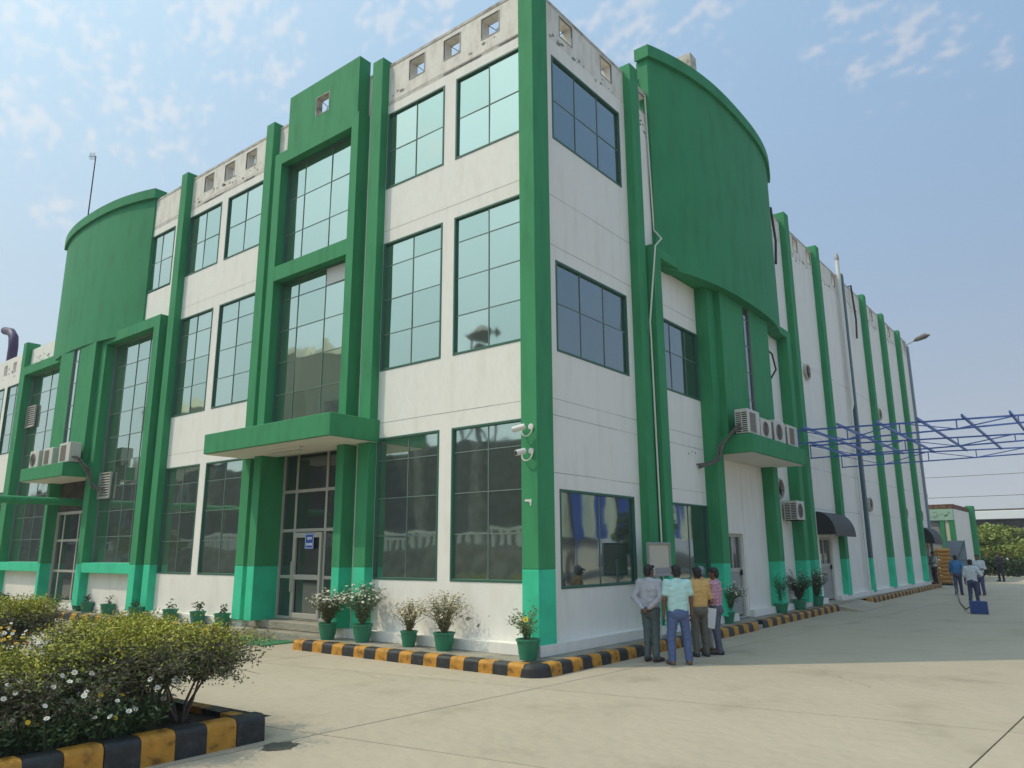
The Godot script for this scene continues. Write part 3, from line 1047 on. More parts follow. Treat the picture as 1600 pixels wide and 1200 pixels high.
func panel_door(b: Node, X: Transform3D, u0: float, u1: float, top: float) -> void:
	var z := W - 0.12
	var mb := MB.new(X)
	var m: float = (u0 + u1) / 2
	for s: Array in [[u0, u0 + 0.09, 0.25, top], [u1 - 0.09, u1, 0.25, top], [u0 + 0.09, u1 - 0.09, top - 0.09, top]]:
		mb.cbox(Vector3(s[0], s[2], z - 0.04), Vector3(s[1], s[3], z + 0.06), 0.008)
	var d := put(mb, "door", M.alu, b)
	solid(d, X, "lower_panel", M.grey_paint, Vector3(u0 + 0.09, 0.27, z - 0.02), Vector3(u1 - 0.09, 1.38, z + 0.02), 0.006)
	solid(d, X, "mid_rail", M.alu, Vector3(u0 + 0.09, 1.381, z - 0.03), Vector3(u1 - 0.09, 1.5, z + 0.035), 0.006)
	solid(d, X, "pane", M.glass_dark, Vector3(u0 + 0.09, 1.501, z - 0.02), Vector3(m - 0.03, top - 0.091, z), 0.002)
	solid(d, X, "pane", M.glass_dark, Vector3(m + 0.03, 1.501, z - 0.02), Vector3(u1 - 0.09, top - 0.091, z), 0.002)
	solid(d, X, "door_stile", M.alu, Vector3(m - 0.03, 1.501, z - 0.03), Vector3(m + 0.03, top - 0.091, z + 0.03), 0.004)
	solid(d, X, "door_handle", M.dark, Vector3(u1 - 0.16, 1.3, z + 0.03), Vector3(u1 - 0.1, 1.45, z + 0.09), 0.01)


func awning(b: Node, u0: float, u1: float, y0: float, y1: float, out: float) -> void:   # a quarter-round hood of dark sheet
	var mb := MB.new(FR)
	var n := 12
	for k in n:
		var p: Array[Vector3] = []
		for e in 2:
			var t := PI / 2 * (k + e) / n
			p.append(Vector3(0, y0 + (y1 - y0) * cos(t), W + out * sin(t)))
		mb.quad(p[1] + Vector3(u0, 0, 0), p[1] + Vector3(u1, 0, 0), p[0] + Vector3(u1, 0, 0), p[0] + Vector3(u0, 0, 0))
		mb.quad(p[0] * 0.999 + Vector3(u0, 0, 0), p[0] * 0.999 + Vector3(u1, 0, 0), p[1] * 0.999 + Vector3(u1, 0, 0), p[1] * 0.999 + Vector3(u0, 0, 0))
	mb.box(Vector3(u0, y0 - 0.06, W + out - 0.02), Vector3(u1, y0, W + out))
	var o := put(mb, "door_awning", M.awning, b)
	for u: float in [u0, u1]:
		var poly := PackedVector2Array([Vector2(W, y0)])
		var side := MB.new(FR)
		for k in n:
			var t0 := PI / 2 * k / n
			var t1 := PI / 2 * (k + 1) / n
			var q0 := Vector3(u, y0 + (y1 - y0) * cos(t0), W + out * sin(t0))
			var q1 := Vector3(u, y0 + (y1 - y0) * cos(t1), W + out * sin(t1))
			side.tri(Vector3(u, y0, W), q1, q0)
		put(side, "awning_cheek", M.dark, o)


func exhaust(b: Node, u: float, y: float, r: float) -> void:   # a round fan with louvre blades on the wall
	var t := FR * Transform3D(Basis.from_euler(Vector3(PI / 2, 0, 0)), Vector3(u, y, W))
	var mb := MB.new(t)
	mb.lathe([Vector2(r * 1.15, 0.0), Vector2(r * 1.15, 0.10), Vector2(r * 0.98, 0.12), Vector2(r * 0.94, 0.0)], 20)
	var o := put(mb, "exhaust_fan", M.old_plaster, b)
	var bl := MB.new(t)
	for k in 8:
		var a := TAU * k / 8
		var d := Vector3(cos(a), 0, sin(a))
		var s := Vector3(-sin(a), 0, cos(a))
		bl.quad(d * 0.04 - s * 0.02 + Vector3(0, 0.03, 0), d * r * 0.92 - s * r * 0.25 + Vector3(0, 0.02, 0), d * r * 0.92 + s * r * 0.25 + Vector3(0, 0.09, 0), d * 0.04 + s * 0.02 + Vector3(0, 0.06, 0))
	bl.lathe([Vector2(r * 0.25, 0.02), Vector2(r * 0.25, 0.12), Vector2(0.0, 0.13)], 10)
	put(bl, "fan_blades", M.bark, o)
	var dk := MB.new(t)
	dk.lathe([Vector2(r * 0.95, 0.01), Vector2(0.0, 0.011)], 16)
	put(dk, "fan_throat", M.dark, o)


func shell(b: Node) -> void:
	# the left glazed bay: glass, sills, door
	for q: Array in [[-18.05, -14.82], [-25.23, -21.5]]:
		var us := []
		for k in 5:
			us.append(lerpf(q[0], q[1], k / 4.0))
		var ys := []
		for k in 10:
			ys.append(lerpf(1.69, 8.93, k / 9.0))
		window(b, FL, us, ys, W + 0.06, 0.02, "glass", "curtain_window", M.bar, M.bar, 0.022)
		solid(b, FL, "mint_sill_beam", M.mint, Vector3(q[0], 1.38, W - 0.1), Vector3(q[1], 1.688, 0.135), 0.01)
		solid(b, FL, "low_wall", M.plaster, Vector3(q[0], 0.2, W - 0.1), Vector3(q[1], 1.379, -0.12), 0.01)
	window(b, FL, [-21.3, -20.75, -19.55, -18.45], [0.36, 1.4, 2.42, 3.4], W, 0.1, "glass_dark", "entrance_glazing", M.alu, M.alu, 0.08)
	solid(b, FL, "transom_panel", M.shed_dark, Vector3(-21.3, 3.4, W - 0.05), Vector3(-18.45, 4.42, W - 0.01), 0.01)
	for q: Array in [[-18.02, 3.75], [-25.15, 6.85]]:
		var lv := MB.new()
		for k in 9:
			lv.quad(Vector3(q[0], q[1] + 0.085 * k, W + 0.11), Vector3(q[0] + 0.75, q[1] + 0.085 * k, W + 0.11), Vector3(q[0] + 0.75, q[1] + 0.085 * k + 0.07, W + 0.07), Vector3(q[0], q[1] + 0.085 * k + 0.07, W + 0.07))
		for s: Array in [[-0.04, 0.0, -0.04, 0.81], [0.75, 0.79, -0.04, 0.81], [0.0, 0.75, -0.04, 0.0], [0.0, 0.75, 0.77, 0.81]]:
			lv.box(Vector3(q[0] + s[0], q[1] + s[2], W + 0.06), Vector3(q[0] + s[1], q[1] + s[3], W + 0.12))
		put(lv, "vent_louvre", M.alu, b)
	# roofs and hidden sides
	var mb := MB.new()
	mb.box(Vector3(-23.2, 12.6, -36.9), Vector3(-0.45, 12.9, -0.48))
	mb.box(Vector3(-42.0, 9.0, -36.9), Vector3(-23.0, 9.3, -0.48))
	put(mb, "roof", M.walk, b)
	var sd := MB.new()
	sd.box(Vector3(-42.0, 0, -36.9), Vector3(-0.3, 12.5, -36.7))
	sd.box(Vector3(-23.3, 9.3, -36.7), Vector3(-23.1, 13.8, -0.5))
	sd.box(Vector3(-42.0, 0, -36.7), Vector3(-41.8, 10.0, -0.5))
	put(sd, "rear_wall", M.plaster, b)
	# dark rooms behind the facades so that no light leaks through
	var inn := MB.new()
	inn.box(Vector3(-41.0, 0.1, -1.0), Vector3(-23.1, 8.9, -0.9))
	inn.box(Vector3(-23.0, 0.1, -1.0), Vector3(-1.0, 12.5, -0.9))
	inn.box(Vector3(-1.0, 0.1, -36.5), Vector3(-0.9, 12.5, -0.9))
	put(inn, "inner_wall", M.shed_dark, b)


# ------------------------------------------------------------------ ground

func yard() -> void:
	var base := MB.new()
	base.quad(Vector3(-400, -0.02, 300), Vector3(400, -0.02, 300), Vector3(400, -0.02, -700), Vector3(-400, -0.02, -700))
	var ground := put(base, "ground", M.yard_joint, self)
	tag(ground, "pale concrete yard cast in large slabs round the factory", "", "", "structure")
	var far := MB.new()   # beyond the slabs one can tell apart
	far.quad(Vector3(-400, -0.008, -62), Vector3(400, -0.008, -62), Vector3(400, -0.008, -700), Vector3(-400, -0.008, -700))
	put(far, "far_ground", M.soil, ground)
	var at := func(i: int, j: int) -> Vector2:
		var x := 1.05 + 5.75 * i
		var z := 1.5 + 3.75 * j
		return Vector2(x - 0.06 * (z - 1.5), z - 0.16 * (x - 1.05))
	for i in range(-9, 6):
		for j in range(-18, 7):
			var a: Vector2 = at.call(i, j)
			var b: Vector2 = at.call(i + 1, j)
			var c: Vector2 = at.call(i + 1, j + 1)
			var d: Vector2 = at.call(i, j + 1)
			if maxf(a.x, c.x) < 0.0 and maxf(c.y, d.y) < -0.2:
				continue   # under the building
			var m := (a + b + c + d) / 4
			var s := MB.new()
			var q: Array[Vector3] = []
			for p: Vector2 in [d, c, b, a]:
				var e := m + (p - m) * (1.0 - 0.009 / (p - m).length() * 1.4)
				q.append(Vector3(e.x + rng.randfn(0, 0.002), 0, e.y + rng.randfn(0, 0.002)))
			s.quad(q[0], q[1], q[2], q[3])
			for k in 4:
				var p := q[k]
				var r := q[(k + 1) % 4]
				s.quad(p - Vector3(0, 0.02, 0), r - Vector3(0, 0.02, 0), r, p)
			put(s, "concrete_slab", M.yard if rng.randf() < 0.6 else M.yard2, ground)
	# hairline cracks wandering over a few slabs
	for q: Array in [[-1.1, 2.3, -2.9, 2.0], [4.9, -1.4, 3.9, -2.6]]:
		var cr := MB.new()
		var last := Vector3(q[0], 0.003, q[1])
		var n := 14
		for k in n:
			var t := float(k + 1) / n
			var p := Vector3(lerpf(q[0], q[2], t) + rng.randfn(0, 0.05), 0.003, lerpf(q[1], q[3], t) + rng.randfn(0, 0.05))
			var s := (p - last).cross(Vector3.UP).normalized() * rng.randf_range(0.001, 0.0028)
			cr.quad(last + s, last - s, p - s, p + s)
			last = p
		put(cr, "crack", M.yard_joint, ground)


func kerb_mesh(l: float, h := 0.2, w := 0.2) -> ArrayMesh:   # a block with a rounded street edge, along local z, street side +x
	var mb := MB.new()
	var poly := PackedVector2Array([Vector2(-w, -0.01), Vector2(0.012, -0.01)])
	var r := 0.07
	for k in 6:
		var t := PI / 2 * k / 5
		poly.append(Vector2(-r + r * cos(t), h - r + r * sin(t)))
	poly.append(Vector2(-w, h))
	mb.prism(poly, 0.0, l)
	return mb.mesh()


func kerb(label: String, a: Vector2, b: Vector2, step: float, yellow_first: bool, h := 0.2) -> void:
	# from a to b with the street on the right hand of the way from b to a
	var o := thing("kerb", label, "kerb", Vector3(a.x, 0, a.y), "black and yellow kerbs")
	var d := b - a
	var n := maxi(1, roundi(d.length() / step))
	var l := d.length() / n
	var yaw := atan2(d.x, d.y)
	var m := kerb_mesh(l - 0.004, h)
	for k in n:
		var y := (k % 2 == 0) == yellow_first
		var p := put(m, "kerb_block", M.kerb_yellow if y else M.kerb_black, o, Vector3(d.x, 0, d.y) * (float(k) / n) + Vector3(0, rng.randfn(0, 0.0025), 0))
		p.rotation.y = yaw + rng.randfn(0, 0.012)
		p.position += Vector3(rng.randfn(0, 0.004), 0, rng.randfn(0, 0.004))
		p.scale = Vector3(1, 1.0 + rng.randfn(0, 0.012), 1)


func pavements() -> void:
	var s := MB.new()
	var y := 0.185
	s.box(Vector3(-5.65, -0.02, -0.3), Vector3(0.45, y, 0.7))
	tag(put(s, "pavement", M.walk, self), "narrow concrete pavement in front of the left facade beside the entrance", "", "", "structure")
	var r := MB.new()
	r.quad(Vector3(-0.3, y, -0.3), Vector3(0.45, y, -0.301), Vector3(0.03, y, -37.0), Vector3(-0.3, y, -37.0))
	r.quad(Vector3(0.40, 0.0, -8.5), Vector3(0.40, 0, -9.0), Vector3(0.40, y, -9.0), Vector3(0.40, y, -8.5))
	r.quad(Vector3(0.03, 0, -37.0), Vector3(-0.3, 0, -37.0), Vector3(-0.3, y, -37.0), Vector3(0.03, y, -37.0))
	tag(put(r, "pavement", M.walk, self), "long concrete pavement below the right facade", "", "", "structure")
	var l := MB.new()
	l.box(Vector3(-42, -0.02, -0.3), Vector3(-9.4, y, 0.38))
	tag(put(l, "pavement", M.walk, self), "concrete pavement left of the entrance with potted seedlings", "", "", "structure")
	# kerbs: street side is +z on the left facade, +x on the right one
	kerb("black and yellow kerb in front of the entrance corner, below five potted plants", Vector2(0.31, 0.88), Vector2(-5.72, 0.88), 0.315, true)
	kerb("black and yellow kerb from the building corner past the group of men", Vector2(0.60, -8.45), Vector2(0.62, 0.56), 0.315, true)
	kerb("black and yellow kerb between the pavement gap and the door ramp", Vector2(0.44, -16.1), Vector2(0.52, -9.05), 0.33, false)
	kerb("far black and yellow kerb beyond the door ramp", Vector2(0.2, -36.2), Vector2(0.38, -20.6), 0.36, true)
	kerb("black and yellow kerb left of the entrance behind the hedge", Vector2(-9.5, 0.55), Vector2(-30.0, 0.55), 0.42, true)
	var c := MB.new()   # rounded corner block
	c.lathe([Vector2(0.325, -0.01), Vector2(0.31, 0.13), Vector2(0.29, 0.17), Vector2(0.24, 0.198), Vector2(0.0, 0.2)], 28)
	var o := thing("kerb_corner", "black rounded corner block of the kerb below the corner pilaster", "kerb", Vector3(0.31, 0, 0.57))
	put(c, "kerb_block", M.kerb_black, o)
	var cover := MB.new()
	cover.cbox(Vector3(-0.1, 0.0, -0.5), Vector3(0.50, 0.10, -0.02), 0.01)
	tag(put(cover, "pavement_step", M.walk, self, Vector3(0.02, 0, -8.5)), "low concrete step in the gap between two kerbs", "step")
	var ramp := MB.new()
	ramp.prism(PackedVector2Array([Vector2(-0.3, 0.0), Vector2(1.15, 0.0), Vector2(1.15, 0.012), Vector2(0.1, 0.20), Vector2(-0.3, 0.20)]), -19.7, -16.2)
	tag(put(ramp, "door_ramp", M.yard2, self), "concrete ramp sloping from the awning door to the yard", "ramp")
	var mt := MB.new()
	mt.cbox(Vector3(-8.55, 0.002, 0.12), Vector3(-6.7, 0.022, 0.95), 0.006)
	tag(put(mt, "door_mat", M.mat_green, self), "green carpet mat at the foot of the entrance steps", "mat")
	var damp := MB.new()
	var pts := []
	for k in 16:
		var t := TAU * k / 16
		pts.append(Vector3(0.93 + cos(t) * 0.24 * rng.randf_range(0.6, 1.1), 0.004, 5.83 - sin(t) * 0.2 * rng.randf_range(0.5, 1.1)))
	for k in 16:
		damp.tri(Vector3(0.9, 0.004, 5.85), pts[k], pts[(k + 1) % 16])
	tag(put(damp, "damp_patch", mat(0.10, 0.09, 0.075, 0.35), self), "dark damp patch on the concrete beside the planting bed corner", "", "", "structure")


func steel_frame() -> void:
	var o := thing("steel_canopy_frame", "bare blue steel canopy frame of trusses and purlins beside the right facade", "canopy frame")
	var trs := [[-12.1, 0.85], [-16.0, 0.0], [-19.8, 0.0]]
	var x1 := 12.0
	for t: Array in trs:
		var z: float = t[0]
		var x0: float = t[1]
		var mb := MB.new()
		var top := func(x: float) -> float: return 5.53 - 0.032 * x
		var bot := func(x: float) -> float: return 5.09 + 0.006 * x
		mb.bar(Vector3(x0, top.call(x0), z), Vector3(x1, top.call(x1), z), 0.045, 0.045)
		mb.bar(Vector3(x0, bot.call(x0), z), Vector3(x1, bot.call(x1), z), 0.042, 0.042)
		put(mb, "truss_chord", M.blue_steel, o)
		var wb := MB.new()
		var n := 8
		for k in n + 1:
			var x := lerpf(x0 + 0.03, x1, float(k) / n)
			wb.bar(Vector3(x, bot.call(x), z), Vector3(x, top.call(x), z), 0.03, 0.03)
			if k < n:
				var e := lerpf(x0, x1, float(k + 1) / n)
				if k % 2 == 0:
					wb.bar(Vector3(x, top.call(x), z), Vector3(e, bot.call(e), z + 0.002), 0.025, 0.025)
				else:
					wb.bar(Vector3(x, bot.call(x), z), Vector3(e, top.call(e), z + 0.002), 0.03, 0.03)
		put(wb, "truss_web", M.blue_steel, o)
	for x: float in [0.15, 1.11, 2.09, 3.13, 4.17, 5.23, 6.3, 7.35, 8.4, 9.45, 10.5, 11.5]:
		var p := MB.new()
		var y := 5.53 - 0.032 * x + 0.06
		p.bar(Vector3(x, y, -11.8 if x > 0.8 else -15.6), Vector3(x, y, -20.4), 0.045, 0.075)
		put(p, "purlin", M.blue_steel, o)
	for z: float in [-12.1, -16.0, -19.8]:
		var c := MB.new()
		c.tube([Vector3(11.9, 0, z), Vector3(11.9, 5.2, z)], [0.07], 10)
		put(c, "column", M.blue_steel, o)
	var ledge := MB.new()
	ledge.bar(Vector3(-0.1, 5.2, -12.1), Vector3(0.86, 5.3, -12.1), 0.06, 0.06)
	put(ledge, "wall_bracket", M.blue_steel, o)


func ac_unit(label: String, xf: Transform3D, w: float, h: float, d: float, round_fan: bool, tone: Material) -> void:
	# base at the origin, front towards +z
	var o := thing("air_conditioner", label, "air conditioner", xf.origin, "outdoor air conditioner units")
	o.basis = xf.basis
	var mb := MB.new()
	mb.cbox(Vector3(-w / 2, 0.03, -d), Vector3(w / 2, h, 0), 0.015)
	put(mb, "casing", tone, o)
	for s: float in [-0.32, 0.32]:
		var ft := MB.new()
		ft.box(Vector3(s * w - 0.04, 0, -d), Vector3(s * w + 0.04, 0.03, 0.0))
		put(ft, "foot", M.dark, o)
	var c := Vector3(-w * 0.1, h * 0.5, 0.0)
	var r := minf(w, h) * 0.36
	var g := MB.new(Transform3D(Basis.from_euler(Vector3(PI / 2, 0, 0)), c))
	if round_fan:
		g.lathe([Vector2(r, 0.001), Vector2(r, 0.02), Vector2(r * 0.93, 0.022), Vector2(r * 0.9, 0.003)], 24)
		for k in 4:
			g.lathe([Vector2(r * (0.2 + 0.18 * k), 0.012), Vector2(r * (0.2 + 0.18 * k) + 0.008, 0.018), Vector2(r * (0.2 + 0.18 * k) + 0.014, 0.012)], 20)
	else:
		g.xf = Transform3D(Basis.IDENTITY, c)
		for k in 9:
			var yy := lerpf(-r, r, k / 8.0)
			g.box(Vector3(-r * 0.85, yy - 0.007, 0.004), Vector3(r * 0.85, yy + 0.007, 0.014))
	put(g, "fan_grille", M.grille, o)
	var dk := MB.new(Transform3D(Basis.from_euler(Vector3(PI / 2, 0, 0)), c))
	if round_fan:
		dk.lathe([Vector2(r * 0.9, 0.002), Vector2(0.0, 0.003)], 20)
	else:
		dk.xf = Transform3D(Basis.IDENTITY, c)
		dk.box(Vector3(-r * 0.85, -r, 0.0005), Vector3(r * 0.85, r, 0.003))
	put(dk, "fan_opening", M.dark if round_fan else M.grille, o)
	var sl := MB.new()
	for k in 10:
		for j in 2:
			var z := -d * 0.08 - j * d * 0.45
			sl.box(Vector3(-w / 2 - 0.003, h * (0.1 + 0.08 * k), z - d * 0.38), Vector3(-w / 2 + 0.001, h * (0.1 + 0.08 * k) + h * 0.045, z))
	put(sl, "side_slots", M.dark, o)


func air_conditioners() -> void:
	var t := func(u: float, y: float, x: float) -> Transform3D: return Transform3D(Basis(Vector3(0, 0, -1), Vector3(0, 1, 0), Vector3(1, 0, 0)), Vector3(x, y, -u))
	ac_unit("largest air conditioner on the right ledge, with slotted side panel", t.call(8.45, 4.92, 0.9), 0.84, 0.68, 0.36, false, M.ac)
	ac_unit("air conditioner with a round grey fan, second on the right ledge", t.call(9.35, 4.92, 0.9), 0.80, 0.56, 0.3, true, M.ac)
	ac_unit("air conditioner with a black round fan, third on the right ledge", t.call(10.42, 4.92, 0.9), 0.88, 0.64, 0.32, true, M.ac)
	ac_unit("air conditioner with a square grille beside the blue trusses", t.call(11.5, 4.92, 0.9), 0.86, 0.64, 0.32, false, M.ac)
	ac_unit("air conditioner bracketed to the wall above the plants on the right", t.call(13.6, 2.87, 0.28), 0.72, 0.62, 0.42, true, M.ac)
	var l := func(x: float) -> Transform3D: return Transform3D(Basis.IDENTITY, Vector3(x, 4.86, 0.8))
	ac_unit("largest air conditioner on the left ledge, nearest the entrance", l.call(-18.72), 0.84, 0.68, 0.36, false, M.ac)
	ac_unit("middle air conditioner of the three on the left ledge", l.call(-20.05), 0.78, 0.62, 0.32, false, M.ac)
	ac_unit("leftmost air conditioner on the left ledge with a dark round fan", l.call(-21.2), 0.78, 0.62, 0.32, true, M.ac)
	for q: Array in [[Transform3D(Basis(Vector3(0, 0, -1), Vector3(0, 1, 0), Vector3(1, 0, 0)), Vector3.ZERO), [Vector3(8.05, 5.15, 0.62), Vector3(7.9, 4.98, 0.45), Vector3(7.72, 4.7, 0.22), Vector3(7.5, 4.3, 0.2), Vector3(7.3, 4.12, 0.0), Vector3(7.2, 4.06, -0.24)], "thick cable bundle drooping from the right ledge to the wall"],
		[FL, [Vector3(-18.3, 5.1, 0.6), Vector3(-18.1, 4.96, 0.5), Vector3(-17.95, 4.6, 0.25), Vector3(-17.85, 4.2, 0.16), Vector3(-17.7, 4.0, -0.1)], "thick cable bundle drooping from the left ledge to the glazing"]]:
		var mb := MB.new(q[0])
		for k in 4:
			var pts := []
			for p: Vector3 in q[1]:
				pts.append(p + Vector3(rng.randfn(0, 0.045), rng.randfn(0, 0.045), 0.035 * k))
			mb.tube(pts, [0.024], 6)
		tag(put(mb, "cable_bundle", M.conduit, self), q[2], "cables")


func fittings() -> void:
	for q: Array in [[4.17, "upper white security camera on the corner pilaster", 1.0], [3.72, "lower white security camera on the corner pilaster, turned outward", -1.0]]:
		var o := thing("security_camera", q[1], "security camera", Vector3(-0.21, q[0], 0.0))
		var s: float = q[2]
		var pl := MB.new()
		pl.lathe([Vector2(0.06, 0), Vector2(0.06, 0.03), Vector2(0.0, 0.035)], 14)
		pl.xf = Transform3D(Basis.from_euler(Vector3(PI / 2, 0, 0)), Vector3(0.08, 0.03, 0))
		var plate := MB.new(Transform3D(Basis.from_euler(Vector3(PI / 2, 0, 0)), Vector3(0.08, 0.03, 0)))
		plate.lathe([Vector2(0.055, 0), Vector2(0.055, 0.03), Vector2(0.0, 0.035)], 14)
		put(plate, "wall_plate", M.white_pvc, o)
		var bd := MB.new()
		var a := Vector3(0.05, 0.02, 0.16)
		var e := Vector3(-0.17 if s > 0 else -0.02, -0.03, 0.24 if s > 0 else 0.34)
		bd.tube([a, a.lerp(e, 0.05), a.lerp(e, 0.9), e], [0.045, 0.055, 0.055, 0.05], 14)
		put(bd, "camera_body", M.white_pvc, o)
		var ls := MB.new()
		ls.tube([e, e + (e - a).normalized() * 0.006], [0.04, 0.038], 14)
		put(ls, "lens", M.dark, o)
		var cb := MB.new()
		var pts := []
		for k in 11:
			var t := PI * 1.15 * k / 10
			pts.append(Vector3(0.02 + 0.12 * cos(t) * s, -0.02 - 0.13 * sin(t) , 0.06 + 0.03 * sin(t)))
		cb.tube(pts, [0.012], 6)
		put(cb, "camera_cable", M.white_pvc, o)
	var mk := MB.new()
	for q: Array in [[-0.24, 2.86, 0.05, 0.02], [-0.17, 2.85, 0.03, 0.03], [-0.16, 2.80, 0.012, 0.035]]:
		mk.box(Vector3(q[0] - q[2], q[1] - q[3], 0.001), Vector3(q[0] + q[2], q[1] + q[3], 0.012))
	tag(put(mk, "bare_bracket", M.white_pvc, self), "small broken white bracket left on the corner pilaster", "bracket")
	# notice board on a post
	var nb := thing("notice_board", "cream notice board in a grey metal frame above the group of men", "notice board", Vector3(0.28, 0.19, -3.95))
	nb.rotation.y = PI / 2
	var fr := MB.new()
	for s: Array in [[-0.5, -0.46, 1.24, 1.95], [0.46, 0.5, 1.24, 1.95], [-0.46, 0.46, 1.24, 1.28], [-0.46, 0.46, 1.91, 1.95]]:
		fr.cbox(Vector3(s[0], s[2], -0.03), Vector3(s[1], s[3], 0.03), 0.005)
	put(fr, "frame", M.grey_paint, nb)
	var bdm := MB.new()
	bdm.box(Vector3(-0.46, 1.28, -0.02), Vector3(0.46, 1.91, 0.0))
	put(bdm, "board", M.board, nb)
	var pp := MB.new()
	pp.box(Vector3(-0.2, 1.29, 0.001), Vector3(0.44, 1.42, 0.004))
	put(pp, "grey_notice", M.grey_paint, nb)
	var ps := MB.new()
	ps.box(Vector3(-0.04, 0.0, -0.08), Vector3(0.02, 1.6, -0.031))
	put(ps, "post", M.white_pvc, nb)
	# overhead green pipe on the left
	var gp := MB.new()
	gp.tube([Vector3(-19.3, 3.66, -0.2), Vector3(-19.3, 3.66, 9.0), Vector3(-19.3, 3.4, 9.3), Vector3(-19.3, 0.0, 9.3)], [0.125], 14)
	tag(put(gp, "overhead_pipe", M.green, self), "horizontal green pipe running out from above the left side entrance", "pipe")
	var ch := MB.new()
	ch.tube([Vector3(-33.9, 9.2, -2.0), Vector3(-33.9, 12.1, -2.0), Vector3(-34.05, 12.6, -2.0), Vector3(-34.5, 12.95, -2.0), Vector3(-35.4, 13.2, -2.0)], [0.22, 0.22, 0.22, 0.21, 0.20], 14)
	var chim := put(ch, "vent_stack", M.purple, self)
	tag(chim, "dark purple bent vent pipe on the roof at the far left", "vent pipe")
	var bx := MB.new()
	bx.box(Vector3(-34.3, 10.6, -2.35), Vector3(-33.5, 11.5, -2.3))
	put(bx, "stack_bracket", M.brown_pipe, chim)
	var an := thing("roof_antenna", "thin mast with a small aerial on the roof above the left drum", "antenna", Vector3(-29.55, 9.3, -3.0))
	var ms := MB.new()
	ms.tube([Vector3(0, 0, 0), Vector3(0.1, 12.1, 0)], [0.045, 0.028], 6)
	put(ms, "mast", M.brown_pipe, an)
	var ae := MB.new()
	ae.tube([Vector3(0.1, 12.1, 0), Vector3(-0.45, 12.25, 0.12)], [0.02], 6)
	for k in 4:
		ae.tube([Vector3(-0.06 - 0.1 * k, 11.95 + 0.03 * k, 0.03 * k), Vector3(-0.06 - 0.1 * k, 12.35 + 0.02 * k, 0.03 * k)], [0.013], 5)
	put(ae, "aerial", M.grey_paint, an)
	var lm := thing("street_lamp", "grey lamp on a short arm at the far top corner of the building", "lamp", Vector3(-0.1, 13.55, -36.2))
	var am := MB.new()
	am.tube([Vector3(0, -0.3, 0), Vector3(0, 0.0, 0), Vector3(0.5, 0.15, 0.15)], [0.03], 8)
	put(am, "arm", M.grey_paint, lm)
	var hd := MB.new()
	hd.tube([Vector3(0.45, 0.14, 0.13), Vector3(0.6, 0.18, 0.2), Vector3(1.1, 0.26, 0.4), Vector3(1.35, 0.26, 0.5)], [0.05, 0.12, 0.16, 0.03], 10)
	put(hd, "lamp_head", M.conduit, lm)


# ------------------------------------------------------------------ plants

func pot_mesh(r: float, h: float) -> ArrayMesh:   # a tapered pot with slanting ribs and a rolled rim
	var mb := MB.new()
	var sides := 24
	var rings := 7
	var first := 0
	for k in rings + 1:
		var t := float(k) / rings
		for s in sides + 1:
			var a := TAU * s / sides
			var rr := lerpf(r * 0.70, r * 0.95, t) + 0.012 * r / 0.2 * sin(a * 7 + t * 5.0) * sin(PI * t)
			mb.vert(Vector3(cos(a) * rr, h * 0.88 * t, -sin(a) * rr), Vector3(cos(a), -0.15, -sin(a)))
	for k in rings:
		for s in sides:
			var a := first + k * (sides + 1) + s
			mb.i.append_array([a, a + sides + 2, a + 1, a, a + sides + 1, a + sides + 2])
	mb.lathe([Vector2(r * 0.95, h * 0.87), Vector2(r * 1.04, h * 0.885), Vector2(r * 1.05, h * 0.985), Vector2(r * 1.0, h), Vector2(r * 0.92, h * 0.98), Vector2(r * 0.9, h * 0.88)], 24)
	return mb.mesh()


func spray(st: MB, lf: MB, fl: MB, h: float, spread: float, stems: int, leaves: int, flowers: int, leaf_c: Color, leaf_l: float, flower_c: Color, flower_r: float, y0: float) -> void:
	# stems fan out of the pot; leaves and flowers sit along and at the ends of them
	for k in stems:
		var a := rng.randf() * TAU
		var out := spread * sqrt(rng.randf())
		var hh := h * rng.randf_range(0.62, 1.0) * (1.0 - 0.22 * pow(out / maxf(spread, 0.01), 2.0))
		var p0 := Vector3(cos(a), 0, sin(a)) * 0.03 + Vector3(0, y0, 0)
		var tip := Vector3(cos(a) * out, y0 + hh, sin(a) * out)
		var mid := p0.lerp(tip, 0.5) + Vector3(-cos(a) * out * 0.18, hh * 0.08, -sin(a) * out * 0.18)
		st.tube([p0, mid, tip], [0.006, 0.004, 0.002], 4, false)
		for j in leaves:
			var t := rng.randf_range(0.14, 1.0)
			var p := p0.lerp(mid, t * 2) if t < 0.5 else mid.lerp(tip, t * 2 - 1)
			var d := Vector3(rng.randfn(), rng.randf_range(-0.5, 0.9), rng.randfn()).normalized()
			p += Vector3(rng.randfn(), rng.randfn(), rng.randfn()) * 0.03
			lf.col = leaf_c * rng.randf_range(0.55, 1.35)
			lf.leaf(p, d, d.cross(Vector3(rng.randfn(), rng.randfn(), rng.randfn())).normalized(), leaf_l * rng.randf_range(0.6, 1.2), leaf_l * 0.4)
		for j in flowers:
			var p := tip + Vector3(rng.randfn(), rng.randfn() * 0.8, rng.randfn()) * 0.045
			if rng.randf() < 0.35:
				p = p.lerp(mid, rng.randf() * 0.7)
			flower(fl, p, (Vector3(rng.randfn() * 0.6, 0.8, rng.randfn() * 0.6) + (p - Vector3(0, y0, 0)) * 0.8).normalized(), flower_r * rng.randf_range(0.7, 1.2), flower_c)


